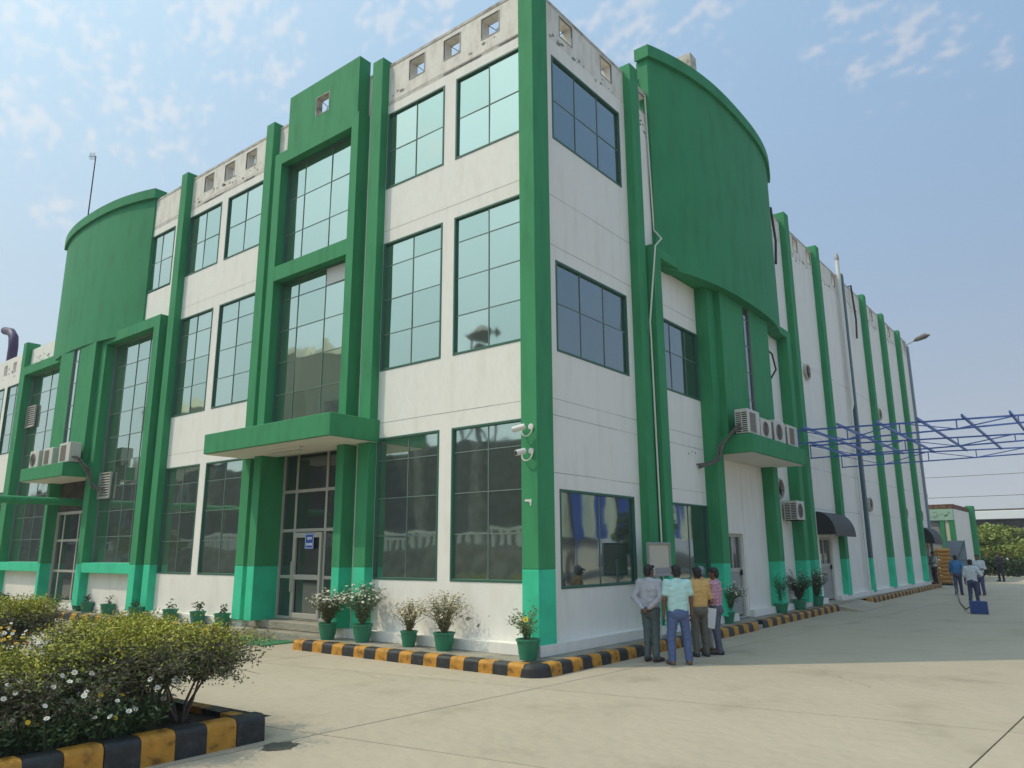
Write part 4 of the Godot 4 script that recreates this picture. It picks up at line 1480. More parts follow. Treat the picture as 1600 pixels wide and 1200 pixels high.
func flower(fl: MB, p: Vector3, d: Vector3, r: float, c: Color) -> void:
	var s := d.cross(Vector3(0.31, 0.2, 0.93)).normalized()
	var t := d.cross(s)
	for k in 7:
		var a := TAU * k / 7
		var w := s * cos(a) + t * sin(a)
		var x := -s * sin(a) + t * cos(a)
		fl.col = c
		fl.quad(p, p + w * r * 0.7 - x * r * 0.3 + d * r * 0.1, p + w * r + d * r * 0.12, p + w * r * 0.7 + x * r * 0.3 + d * r * 0.1)
	fl.col = Color(0.62, 0.36, 0.03)
	for k in 5:
		var a := TAU * k / 5
		var e := TAU * (k + 1) / 5
		fl.tri(p + d * r * 0.2, p + (s * cos(a) + t * sin(a)) * r * 0.33 + d * r * 0.06, p + (s * cos(e) + t * sin(e)) * r * 0.33 + d * r * 0.06)


func potted(label: String, group: String, at: Vector3, r: float, ph: float, h: float, spread: float, stems: int, leaves: int, flowers: int, leaf_c: Color, leaf_l: float, flower_c: Color, flower_r: float, pm: Material) -> void:
	var o := thing("potted_plant", label, "potted plant", at, group)
	var pot := put(pot_mesh(r, ph), "pot", pm, o)
	var so := MB.new()
	so.lathe([Vector2(r * 0.93, ph * 0.9), Vector2(r * 0.5, ph * 0.93), Vector2(0.0, ph * 0.94)], 14)
	put(so, "soil", M.soil, pot)
	var st := MB.new()
	var lf := MB.new()
	var fl := MB.new()
	st.col = leaf_c.lerp(Color(0.12, 0.09, 0.06), 0.4)
	spray(st, lf, fl, h, spread, stems, leaves, flowers, leaf_c, leaf_l, flower_c, flower_r, ph * 0.92)
	put(st, "stems", M.paint, o)
	tag(put(lf, "foliage", M.leaf, o), "", "", "", "stuff")
	if flowers > 0:
		tag(put(fl, "flowers", M.paint, o), "", "", "", "stuff")


func potted_plants() -> void:
	var white := Color(0.72, 0.70, 0.60)
	var straw := Color(0.68, 0.60, 0.40)
	var g := "potted chrysanthemums in front of the entrance corner"
	potted("round bush of white flowers in a green pot leaning left beside the entrance steps", g, Vector3(-5.25, 0.19, 0.38), 0.195, 0.33, 0.72, 0.42, 95, 20, 3, Color(0.12, 0.14, 0.05), 0.05, white, 0.028, M.pot)
	potted("tallest white flowering bush in a green pot in front of the first pilaster", g, Vector3(-4.28, 0.19, 0.27), 0.205, 0.35, 0.88, 0.50, 100, 22, 2, Color(0.13, 0.19, 0.085), 0.055, white, 0.03, M.pot)
	potted("smaller dry straw-coloured flowering plant in a green pot below the left ground window", g, Vector3(-2.96, 0.19, 0.24), 0.165, 0.29, 0.62, 0.38, 70, 16, 4, Color(0.21, 0.195, 0.085), 0.045, straw, 0.02, M.pot)
	potted("larger dry straw-coloured flowering plant in a green pot below the white pier", g, Vector3(-2.01, 0.19, 0.26), 0.20, 0.32, 0.78, 0.52, 80, 18, 4, Color(0.22, 0.21, 0.10), 0.05, straw, 0.021, M.pot)
	potted("small leafy plant with one yellow bloom in a green pot at the corner pilaster", g, Vector3(-0.04, 0.19, 0.28), 0.205, 0.33, 0.56, 0.36, 26, 18, 0, Color(0.16, 0.205, 0.075), 0.06, white, 0.03, M.pot)
	var yb := MB.new()
	flower(yb, Vector3(0.0, 0, 0), Vector3(0.4, 0.3, 0.85).normalized(), 0.055, Color(0.72, 0.55, 0.02))
	tag(put(yb, "flower_head", M.paint, get_node("potted_plant_004"), Vector3(0.1, 0.66, 0.2)), "single yellow bloom")
	var g2 := "potted bushes along the right facade"
	var gl := Color(0.07, 0.12, 0.035)
	potted("bushy flowering plant in a green pot behind the men", g2, Vector3(0.05, 0.19, -7.9), 0.19, 0.27, 0.78, 0.55, 75, 20, 2, gl, 0.07, white, 0.03, M.pot)
	potted("narrow upright plant in a green pot beside the ledge column", g2, Vector3(0.05, 0.19, -11.8), 0.2, 0.27, 0.88, 0.28, 40, 20, 1, Color(0.06, 0.085, 0.03), 0.06, white, 0.02, M.pot)
	potted("dark spreading plant in a green pot, middle one below the wall air conditioner", g2, Vector3(0.05, 0.19, -13.4), 0.22, 0.3, 0.95, 0.62, 75, 18, 1, Color(0.05, 0.065, 0.03), 0.07, white, 0.024, M.pot)
	potted("tall plant in a green pot beside the awning door", g2, Vector3(0.05, 0.19, -15.2), 0.21, 0.3, 1.0, 0.42, 65, 18, 1, Color(0.06, 0.085, 0.03), 0.065, white, 0.024, M.pot)
	var g3 := "small seedlings in pots left of the entrance"
	var sd := Color(0.05, 0.07, 0.03)
	for q: Array in [["bare green pot in front of the left side entrance", -20.35, -0.08, 0.02, 2], ["wide green pot right of the left side entrance", -18.4, -0.08, 0.03, 3], ["small green pot with a twiggy seedling, between two wider pots", -17.5, 0.05, 0.3, 7], ["green pot with a thin seedling under the mint sill", -16.0, 0.1, 0.3, 4],
		["green pot with a forked seedling below the left ground window", -12.3, 0.1, 0.33, 4], ["pot with a round seedling behind the hedge top", -10.9, 0.1, 0.3, 7], ["pot with a pointed seedling left of the entrance post", -9.75, 0.1, 0.28, 5], ["small pot hidden by the hedge at the foot of the left pilaster", -14.1, 0.15, 0.2, 4], ["dark teal pot by the white wall at the far left", -24.6, 0.05, 0.14, 3]]:
		potted(q[0], g3, Vector3(q[1], 0.19, q[2]), 0.22 if q[3] < 0.25 else 0.2, 0.31, q[3], 0.14, q[4], 7, 0, sd, 0.1, white, 0.02, M.pot_blue if q[1] < -24 else M.pot)


func shrub(sd: int, h: float, r: float, leaves: int) -> Array:   # [branches, foliage] of one hedge shrub
	var st := MB.new()
	var lf := MB.new()
	var rr := RandomNumberGenerator.new()
	rr.seed = sd
	var ends := []
	for k in 6:
		var a := TAU * k / 6 + rr.randfn(0, 0.3)
		var p := Vector3(cos(a) * 0.05, 0, sin(a) * 0.05)
		var q := p + Vector3(cos(a) * r * rr.randf_range(0.15, 0.4), h * rr.randf_range(0.3, 0.45), sin(a) * r * rr.randf_range(0.15, 0.4))
		st.tube([p, p.lerp(q, 0.5) + Vector3(rr.randfn(0, 0.02), 0, rr.randfn(0, 0.02)), q], [0.02, 0.016, 0.012], 6, false)
		for j in 4:
			var a2 := a + rr.randfn(0, 0.7)
			var q2 := q + Vector3(cos(a2) * r * rr.randf_range(0.15, 0.5), h * rr.randf_range(0.12, 0.35), sin(a2) * r * rr.randf_range(0.15, 0.5))
			st.tube([q, q2], [0.011, 0.006], 4, false)
			for i in 22:
				var e := q2 + Vector3(rr.randfn() * 0.45, absf(rr.randfn()) * 0.5 - 0.22, rr.randfn() * 0.45) * r * 0.75
				e.y = minf(e.y, h)
				st.tube([q2, q2.lerp(e, 0.5) + Vector3(rr.randfn(), rr.randfn(), rr.randfn()) * 0.02, e], [0.004, 0.003, 0.0015], 3, false)
				if i < 15:
					ends.append([q2, e])
	for k in leaves:
		var s: Array = ends[rr.randi() % ends.size()]
		var p := (s[0] as Vector3).lerp(s[1], sqrt(rr.randf())) + Vector3(rr.randfn(), rr.randfn() * 0.8, rr.randfn()) * 0.055
		var up := clampf(p.y / h, 0.0, 1.1)
		if up < 0.12 or rr.randf() > 0.55 + 0.6 * up:
			continue
		var d := Vector3(rr.randfn(), rr.randf_range(-0.2, 1.2), rr.randfn()).normalized()
		# fresh yellow-green growth at the clipped top, dull olive and dead brown leaves lower down
		var fresh := smoothstep(0.68, 0.94, up + rr.randfn(0, 0.07))
		lf.col = Color(0.105, 0.135, 0.04).lerp(Color(0.38, 0.37, 0.03), fresh) * rr.randf_range(0.6, 1.35)
		if fresh < 0.5 and rr.randf() < 0.4:
			lf.col = Color(0.155, 0.125, 0.10) * rr.randf_range(0.6, 1.3)
		lf.leaf(p, d, d.cross(Vector3(rr.randfn(), rr.randfn(), rr.randfn())).normalized(), 0.042 * rr.randf_range(0.5, 1.4), 0.02)
	return [st.mesh(), lf.mesh()]


func planting_bed() -> void:
	kerb("large black and yellow kerb along the near side of the planting bed", Vector2(0.6, 5.79), Vector2(0.6, 10.79), 0.34, false, 0.27)
	kerb("black and yellow kerb along the far side of the planting bed", Vector2(-14.4, 5.785), Vector2(0.398, 5.785), 0.36, true, 0.25)
	var s := MB.new()
	for x in range(-15, 0):
		for z in range(0, 6):
			s.quad(Vector3(x - 0.0 + 0.45, 0.2 + 0.02 * ((x * 7 + z * 3) % 3), 6.6 + z), Vector3(x + 1.45, 0.2 + 0.02 * ((x * 7 + 7 + z * 3) % 3), 6.6 + z), Vector3(x + 1.45, 0.2 + 0.02 * ((x * 7 + 7 + z * 3 - 3) % 3), 5.6 + z), Vector3(x + 0.45, 0.2 + 0.02 * ((x * 7 + z * 3 - 3) % 3), 5.6 + z))
	tag(put(s, "soil_bed", M.soil, self), "dark soil of the planting bed", "", "", "structure")
	var kinds := [shrub(1, 1.0, 0.62, 20000), shrub(2, 1.08, 0.66, 20000), shrub(3, 0.93, 0.6, 19000)]
	var spots := [[-0.15, 6.35, 1.0, "corner hedge shrub with bare dark stems beside the kerb corner"], [-0.2, 7.05, 0.95, "hedge shrub just left of the corner shrub, behind daisies"], [-0.15, 7.75, 0.9, "hedge shrub in the near row, second from the corner one"], [-0.25, 8.45, 0.88, "dense near hedge shrub at the left picture edge"], [-0.2, 9.2, 0.86, "nearest hedge shrub, cut by the left picture edge"],
		[-0.85, 6.3, 0.98, "hedge shrub in the far row next to the corner shrub"], [-1.6, 6.25, 0.96, "hedge shrub in the far row with bright yellow-green top"], [-2.3, 6.3, 0.9, "last shrub of the far row before the gap"],
		[-1.0, 7.3, 0.76, "hedge shrub inside the bed behind the near row"], [-1.1, 8.3, 0.76, "hedge shrub inside the bed towards the left edge"], [-5.6, 6.3, 1.0, "shrub beyond the gap at the left, behind the marigolds"], [-6.5, 6.2, 1.05, "far left hedge shrub close to the side entrance kerb"], [-7.4, 6.3, 1.05, "farthest hedge shrub at the left picture edge"]]
	var first := {}
	var n := 0
	for q: Array in spots:
		var k := n % 3
		var o: Node3D
		if not first.has(k):
			o = thing("hedge_shrub", q[3], "shrub", Vector3(q[0], 0.2, q[1]), "hedge shrubs in the planting bed")
			put(kinds[k][0], "branches", M.bark, o)
			tag(put(kinds[k][1], "foliage", M.leaf, o), "", "", "", "stuff")
			first[k] = o
		else:
			o = (first[k] as Node3D).duplicate()
			o.name = numbered("hedge_shrub")
			add_child(o)
			o.position = Vector3(q[0], 0.2, q[1])
			tag(o, q[3], "shrub", "hedge shrubs in the planting bed")
		o.rotation.y = n * 1.9
		o.scale = Vector3.ONE * q[2]
		n += 1
	# daisies and marigolds
	var nth := ["first", "second", "third", "fourth", "fifth", "sixth", "seventh", "eighth", "ninth", "tenth", "eleventh", "twelfth", "thirteenth", "fourteenth", "fifteenth", "sixteenth", "seventeenth", "eighteenth", "nineteenth", "twentieth", "twenty-first", "twenty-second"]
	for k in 31:
		var near := k < 22
		var p := Vector3(rng.randf_range(0.06, 0.34), 0.2, 6.85 + 2.3 * k / 21.0 + rng.randf_range(-0.05, 0.05)) if near else Vector3(-0.7 - 0.5 * (k - 22), 0.2, rng.randf_range(6.6, 7.3))
		var yellow := k % 6 == 5
		var st := MB.new()
		var lf := MB.new()
		var fl := MB.new()
		st.col = Color(0.06, 0.08, 0.03)
		spray(st, lf, fl, rng.randf_range(0.28, 0.58) if near else rng.randf_range(0.5, 0.7), 0.24, 15, 15, 0, Color(0.075, 0.13, 0.045), 0.06, Color(), 0.0, 0.0)
		for j in (4 if near else 5):
			var t := Vector3(rng.randfn() * 0.13, rng.randf_range(0.25, 0.68) if near else rng.randf_range(0.6, 0.82), rng.randfn() * 0.16)
			st.tube([Vector3(t.x * 0.3, 0, t.z * 0.3), t], [0.004, 0.003], 4, false)
			flower(fl, t + Vector3(0.05 if near else 0.0, 0, 0), Vector3(0.55 + rng.randfn() * 0.3, 0.5, 0.1 + rng.randfn() * 0.3).normalized(), rng.randf_range(0.022, 0.032), Color(0.75, 0.50, 0.03) if yellow else Color(0.74, 0.73, 0.66))
		var o := thing("marigold" if yellow else "daisy_plant", "%s, %s %s" % ["yellow marigolds" if yellow else "white daisies", nth[k] if near else nth[k - 22], "clump along the near kerb from its corner" if near else "clump behind the hedge tops from the corner shrub"], "flower plant", p, "flowers near the kerb" if near else "flowers behind the hedge")
		put(st, "stems", M.leaf, o)
		tag(put(lf, "foliage", M.leaf, o), "", "", "", "stuff")
		tag(put(fl, "flowers", M.paint, o), "", "", "", "stuff")
	for k in 7:
		var st := MB.new()
		var lf := MB.new()
		var fl := MB.new()
		st.col = Color(0.06, 0.08, 0.03)
		spray(st, lf, fl, 0.85, 0.45, 30, 12, 2, Color(0.09, 0.12, 0.03), 0.07, Color(0.72, 0.42, 0.02), 0.035, 0.0)
		var o := thing("marigold", "marigold bush full of orange-yellow heads, %s left of the hedge gap" % nth[k], "flower plant", Vector3(-4.4 - 0.55 * k, 0.2, 6.7 + 0.25 * (k % 2)), "marigold bushes at the far left")
		put(st, "stems", M.leaf, o)
		tag(put(lf, "foliage", M.leaf, o), "", "", "", "stuff")
		tag(put(fl, "flowers", M.paint, o), "", "", "", "stuff")



# ------------------------------------------------------------------ far things

func gatehouse() -> void:
	var o := thing("gate_building", "low green and white gate building beyond the far end of the factory", "building")
	var mb := MB.new()
	mb.box(Vector3(-6.0, 0.0, -50.0), Vector3(0.18, 4.45, -43.2))
	put(mb, "wall", M.plaster, o)
	solid(o, FL, "roof_edge", M.rust, Vector3(-6.05, 4.451, -50.0), Vector3(0.2, 4.75, -43.1), 0.02)
	solid(o, FL, "painted_lintel", mat(0.34, 0.52, 0.40, 0.8), Vector3(-5.0, 3.75, -43.2), Vector3(0.15, 4.44, -42.95), 0.01)
	peel(o, FL, -0.6, 4.1, -42.945, 0.6, 0.25, 24)
	solid(o, FL, "rolling_shutter", M.grey_paint, Vector3(-3.6, 1.6, -43.3), Vector3(-0.65, 3.749, -43.18), 0.01)
	for q: Array in [[-0.62, -0.38], [-0.12, 0.16]]:
		solid(o, FL, "green_pier", M.green, Vector3(q[0], 0.0, -43.2), Vector3(q[1], 3.749, -42.98), 0.01)
	solid(o, FL, "yellow_pier", M.board, Vector3(-0.37, 0.0, -43.2), Vector3(-0.13, 3.748, -43.05), 0.01)
	solid(o, FL, "corner_pilaster", M.green, Vector3(0.0, 0.0, -50.2), Vector3(0.45, 4.9, -49.3), 0.02)
	for k in 10:
		var sh := MB.new()
		sh.box(Vector3(-3.55, 1.65 + 0.2 * k, -43.18), Vector3(-0.7, 1.82 + 0.2 * k, -43.15))
		put(sh, "shutter_slat", M.grey_paint, o)
	var tw := MB.new()
	for k in 5:
		tw.tube([Vector3(-1.5, 4.7, -44.5), Vector3(-1.5 + rng.randfn(0, 0.25), 5.3 + 0.1 * k, -44.5 + rng.randfn(0, 0.2))], [0.02, 0.01], 4)
	tag(put(tw, "dry_twigs", M.bark, self), "dry weed growing on the roof of the gate building", "weed")
	var gt := thing("gate_leaf", "grey-blue sheet metal gate leaf standing open by the gate building", "gate", Vector3(-0.25, 0.0, -42.0))
	solid(gt, FL, "sheet", M.gate, Vector3(0.0, 0.15, -0.02), Vector3(0.95, 2.5, 0.02), 0.005)
	solid(gt, FL, "frame", M.gate, Vector3(-0.04, 0.1, -0.04), Vector3(0.0, 2.55, 0.04), 0.005)
	solid(gt, FL, "frame", M.gate, Vector3(0.95, 0.1, -0.04), Vector3(0.99, 2.55, 0.04), 0.005)
	var br := MB.new()
	br.bar(Vector3(0.0, 0.3, 0.03), Vector3(0.95, 2.4, 0.031), 0.06, 0.03)
	br.bar(Vector3(0.0, 1.35, 0.025), Vector3(0.95, 1.35, 0.025), 0.05, 0.03)
	put(br, "brace", M.conduit, gt)
	# stacked orange sacks beside the gate
	var n := 0
	for lv in 9:
		for c in 2:
			var mb2 := MB.new(Transform3D(Basis.from_euler(Vector3(rng.randfn(0, 0.03), rng.randfn(0, 0.12), rng.randfn(0, 0.04))), Vector3.ZERO))
			mb2.cbox(Vector3(-0.34, 0.0, -0.25), Vector3(0.34, 0.235, 0.25), 0.09)
			var hgt := ["bottom", "second", "third", "fourth", "fifth", "sixth", "seventh", "eighth", "topmost"]
			tag(put(mb2, "sack", M.orange, self, Vector3(-1.0 + 0.66 * c, 0.01 + 0.225 * lv, -41.4)), "orange sack, %s row of the %s stack before the gate building" % [hgt[lv], "left" if c == 0 else "right"], "sack", "stacked orange sacks by the gate")
			n += 1
	var wb := MB.new()
	wb.cbox(Vector3(-0.25, 0, -0.2), Vector3(0.25, 0.42, 0.2), 0.03)
	tag(put(wb, "white_box", M.white_pvc, self, Vector3(0.35, 0.0, -40.6)), "white box on the ground beside the orange sacks", "box")
	var tk := MB.new()
	tk.box(Vector3(-0.8, 0.0, -0.1), Vector3(0.25, 0.12, 0.1))
	tag(put(tk, "dark_plank", M.dark, self, Vector3(0.2, 0.0, -38.6)), "dark plank lying at the end of the far kerb", "plank")


func crown(lf: MB, c: Vector3, r: Vector3, many: int, size: float, base: Color, rr: RandomNumberGenerator) -> void:
	var lumps := []
	for k in 26:
		var d := Vector3(rr.randfn(), rr.randfn(), rr.randfn()).normalized() * rr.randf_range(0.45, 1.0)
		lumps.append([c + d * r, rr.randf_range(0.22, 0.45), base * rr.randf_range(0.7, 1.3)])
	for k in many:
		var l: Array = lumps[rr.randi() % lumps.size()]
		var d := Vector3(rr.randfn(), rr.randfn(), rr.randfn()).normalized() * pow(rr.randf(), 0.4)
		var p: Vector3 = l[0] + d * r * l[1]
		lf.col = (l[2] as Color) * rr.randf_range(0.75, 1.25)
		var e := Vector3(rr.randfn(), rr.randfn() * 0.6, rr.randfn()).normalized()
		lf.leaf(p, e, e.cross(Vector3(rr.randfn(), rr.randfn(), rr.randfn())).normalized(), size * rr.randf_range(0.6, 1.4), size * 0.55)


func tree(label: String, at: Vector3, h: float, r: float, low: float, many: int, size: float, base: Color, sd: int, group := "") -> void:
	var rr := RandomNumberGenerator.new()
	rr.seed = sd
	var o := thing("tree", label, "tree", at, group)
	var tr := MB.new()
	tr.tube([Vector3.ZERO, Vector3(0.1, low, 0.05), Vector3(0.15, h * 0.7, 0)], [0.22, 0.17, 0.06], 8)
	for k in 7:
		var a := TAU * k / 7 + rr.randfn(0, 0.2)
		tr.tube([Vector3(0.1, low * rr.randf_range(0.8, 1.1), 0), Vector3(cos(a) * r * 0.4, lerpf(low, h, 0.4), sin(a) * r * 0.4), Vector3(cos(a) * r * 0.8, lerpf(low, h, rr.randf_range(0.4, 0.8)), sin(a) * r * 0.8)], [0.1, 0.06, 0.02], 6)
	put(tr, "trunk", M.bark, o)
	var lf := MB.new()
	crown(lf, Vector3(0, (h + low) * 0.5, 0), Vector3(r, (h - low) * 0.5, r), many, size, base, rr)
	tag(put(lf, "crown", M.leaf, o), "", "", "", "stuff")


func background() -> void:
	tree("broad yellow-green tree behind the clipped hedge at the right", Vector3(0.9, 0, -62.0), 4.15, 3.5, 0.5, 22000, 0.28, Color(0.21, 0.25, 0.045), 2)
	tree("darker green tree at the right picture edge, beside the yellow-green tree", Vector3(5.6, 0, -61.0), 4.0, 3.0, 0.5, 18000, 0.28, Color(0.15, 0.21, 0.045), 3)
	tree("small tree half hidden behind the gate building", Vector3(-4.0, 0, -66.0), 4.6, 2.6, 1.2, 5000, 0.28, Color(0.12, 0.16, 0.035), 4)
	var rr := RandomNumberGenerator.new()
	rr.seed = 9
	var lf := MB.new()
	for k in 16000:
		var p := Vector3(rr.randf_range(-0.6, 9.0), 0, rr.randf_range(-53.6, -52.2))
		p.y = 1.25 * sqrt(rr.randf()) + rr.randfn(0, 0.05) + 0.1 * sin(p.x * 2.3)
		lf.col = Color(0.045, 0.075, 0.02) * rr.randf_range(0.6, 1.5)
		var e := Vector3(rr.randfn(), rr.randfn(), rr.randfn()).normalized()
		lf.leaf(p, e, e.cross(Vector3(rr.randfn(), rr.randfn(), rr.randfn())).normalized(), 0.14, 0.08)
	var hd := put(lf, "clipped_hedge", M.leaf, self)
	tag(hd, "long clipped dark green hedge across the end of the yard", "hedge")
	var ks := MB.new()
	ks.box(Vector3(-0.8, 0.0, -52.0), Vector3(10.0, 0.14, -51.8))
	tag(put(ks, "far_kerb", M.board, self), "pale kerb stone line below the clipped hedge", "kerb")
	# long sheds far behind the trees
	var sh := thing("long_shed", "long low shed with a pale metal roof far behind the trees", "shed", Vector3(0, 0, -95))
	solid(sh, FL, "wall", M.shed_dark, Vector3(-30, 0, -20), Vector3(30, 5.4, 0), 0.05)
	solid(sh, FL, "roof_edge", M.far_roof, Vector3(-31, 5.45, -21), Vector3(31, 6.45, 0.6), 0.05)
	solid(sh, FL, "roof_line", M.conduit, Vector3(-31, 6.5, -1), Vector3(31, 6.65, 0.5), 0.02)
	var wl := MB.new()
	wl.box(Vector3(-20, 0, -75), Vector3(20, 1.6, -74.8))
	tag(put(wl, "boundary_wall", M.plaster, self), "pale boundary wall glimpsed between hedge and tree", "wall")
	for q: Array in [[7.2, "lower thin overhead wire far behind the yard"], [9.3, "upper thin overhead wire far behind the yard"]]:
		var w := MB.new()
		var pts := []
		for k in 13:
			var x := lerpf(-40, 40, k / 12.0)
			pts.append(Vector3(x, q[0] + 0.9 * pow(x / 40.0, 2.0), -78))
		w.tube(pts, [0.025], 4)
		tag(put(w, "overhead_wire", M.conduit, self), q[1], "wire")


func opposite_side() -> void:
	# the rest of the works, behind and beside the camera: what the mirror windows look at
	var o := thing("opposite_workshop", "long dark workshop across the yard, mirrored in the ground floor windows", "building")
	var mb := MB.new()
	mb.box(Vector3(-130, 0, 24), Vector3(-12, 8.8, 40))
	put(mb, "wall", M.shed_dark, o)
	for k in 24:
		solid(o, FL, "buttress", M.shed_mid, Vector3(-128 + 5 * k, 0, 23.5), Vector3(-127.1 + 5 * k, 8.6 + 0.5 * (k % 3), 24), 0.03)
	for k in 12:
		solid(o, FL, "window_band", M.dark, Vector3(-126 + 10 * k, 3.0, 23.9), Vector3(-121 + 10 * k, 4.6, 23.98), 0.02)
	var rf := MB.new(Transform3D(Basis(Vector3(0, 0, -1), Vector3(0, 1, 0), Vector3(1, 0, 0)), Vector3.ZERO))
	rf.prism(PackedVector2Array([Vector2(-40.5, 8.81), Vector2(-23.4, 8.81), Vector2(-32, 10.6)]), -130.5, -60.0)
	put(rf, "roof", M.shed_mid, o)
	var n := 0
	for q: Array in [[-51.5, 34.0, 2.6, 20.5], [-57.5, 36.0, 3.0, 22.0], [-79.0, 34.0, 4.0, 18.2]]:
		var s := thing("storage_silo", ["narrow cream silo with conical roof behind the workshop", "tallest cream silo with conical roof behind the workshop", "lowest and widest silo at the far end of the workshop"][n], "silo", Vector3(q[0], 0, q[1]), "silos mirrored in the windows")
		var bd := MB.new()
		bd.lathe([Vector2(q[2], 0), Vector2(q[2], q[3])], 32)
		put(bd, "shell", M.silo, s)
		var cn := MB.new()
		cn.lathe([Vector2(q[2] + 0.2, q[3]), Vector2(0.3, q[3] + 2.2), Vector2(0.0, q[3] + 2.3)], 32)
		put(cn, "cone_roof", M.silo, s)
		n += 1
	var tw := thing("conveyor_tower", "lattice tower with a covered conveyor between the silos", "tower", Vector3(-30.3, 0, 33))
	var lt := MB.new()
	for sx: float in [-1.0, 1.0]:
		for sz: float in [-1.0, 1.0]:
			lt.bar(Vector3(sx, 0, sz), Vector3(sx, 16, sz), 0.2, 0.2)
	for k in 8:
		lt.bar(Vector3(-1, k * 2.0, -1), Vector3(1, k * 2.0 + 2.0, -1), 0.12, 0.12)
		lt.bar(Vector3(1, k * 2.0, 1), Vector3(-1, k * 2.0 + 2.0, 1), 0.12, 0.12)
	put(lt, "lattice", M.conduit, tw)
	var hood := MB.new()
	hood.lathe([Vector2(1.7, 19.2), Vector2(0.2, 20.1), Vector2(0.0, 20.1)], 8)
	hood.lathe([Vector2(0.0, 19.18), Vector2(1.7, 19.2)], 8)
	hood.lathe([Vector2(0.9, 16.0), Vector2(0.9, 17.8), Vector2(0.5, 18.5), Vector2(0.0, 18.5)], 10)
	for a in 4:
		hood.bar(Vector3(1.3 * cos(a * PI / 2), 16.0, 1.3 * sin(a * PI / 2)), Vector3(1.4 * cos(a * PI / 2), 19.2, 1.4 * sin(a * PI / 2)), 0.1, 0.1)
	put(hood, "hooded_drive_head", M.conduit, tw)
	solid(tw, FL, "conveyor", M.shed_mid, Vector3(-20, 14.6, -0.9), Vector3(9, 16.0, 0.9), 0.05)
	var wl := thing("yard_wall", "plastered yard wall with slotted balustrade, mirrored in the entrance corner windows", "wall", Vector3(0, 0, 19))
	solid(wl, FL, "low_wall", M.shed_mid, Vector3(-70, 0, -0.1), Vector3(-4, 2.3, 0.1), 0.02)
	solid(wl, FL, "rail", M.soffit, Vector3(-70, 2.95, -0.12), Vector3(-4, 3.1, 0.12), 0.02)
	for k in 90:
		var bs := MB.new()
		bs.box(Vector3(-0.12, 2.301, -0.06), Vector3(0.12, 2.949, 0.06))
		put(bs, "baluster", M.soffit, wl, Vector3(-60 + 0.6 * k, 0, 0))
	tree("bushy tree by the yard wall, mirrored at the left", Vector3(-48, 0, 16), 4.2, 2.4, 1.2, 3000, 0.3, Color(0.10, 0.14, 0.03), 14)
	# striped marquee to the right of the camera
	var tn := thing("striped_marquee", "blue and pale striped marquee cloth mirrored in the right ground floor windows", "marquee", Vector3(20, 0, 0))
	for k in 44:
		var z := -70.0 + 1.55 * k
		var c := MB.new()
		var bot := 2.75 + 0.12 * (k % 3)
		for j in 4:
			var z0 := z + 1.55 * j / 4.0
			var z1 := z + 1.55 * (j + 1) / 4.0
			var x0 := 0.10 * sin(z0 * 3.1)
			var x1 := 0.10 * sin(z1 * 3.1)
			c.quad(Vector3(x0, bot, z0), Vector3(x1, bot, z1), Vector3(x1, 7.2, z1), Vector3(x0, 7.2, z0))
		put(c, "cloth_stripe", M.cloth_blue if k % 2 == 0 else M.cloth_pale, tn)
	for k in 12:
		var pl := MB.new()
		pl.tube([Vector3(-0.3, 0, -68 + 6.2 * k), Vector3(-0.3, 7.0, -68 + 6.2 * k)], [0.12], 8)
		put(pl, "pole", M.dark, tn)
	var tr := MB.new()
	tr.quad(Vector3(0, 7.2, -70), Vector3(0, 7.2, -1.8), Vector3(9, 8.6, -1.8), Vector3(9, 8.6, -70))
	put(tr, "roof_cloth", M.cloth_pale, tn)
	var hb := thing("yard_houses", "low gabled store house beyond the marquee", "building", Vector3(36, 0, -30))
	var hm := MB.new()
	hm.box(Vector3(0, 0, -30), Vector3(10, 3.0, 10))
	put(hm, "wall", M.plaster, hb)
	var hr := MB.new()
	hr.prism(PackedVector2Array([Vector2(-0.4, 3.01), Vector2(10.4, 3.01), Vector2(5, 5.2)]), -30.3, 10.3)
	put(hr, "roof", M.shed_dark, hb)
	tree("dark leafy tree beside the marquee, mirrored in the second right window", Vector3(15.5, 0, -33), 5.2, 2.1, 1.6, 4000, 0.24, Color(0.05, 0.10, 0.025), 12)


# ------------------------------------------------------------------ people

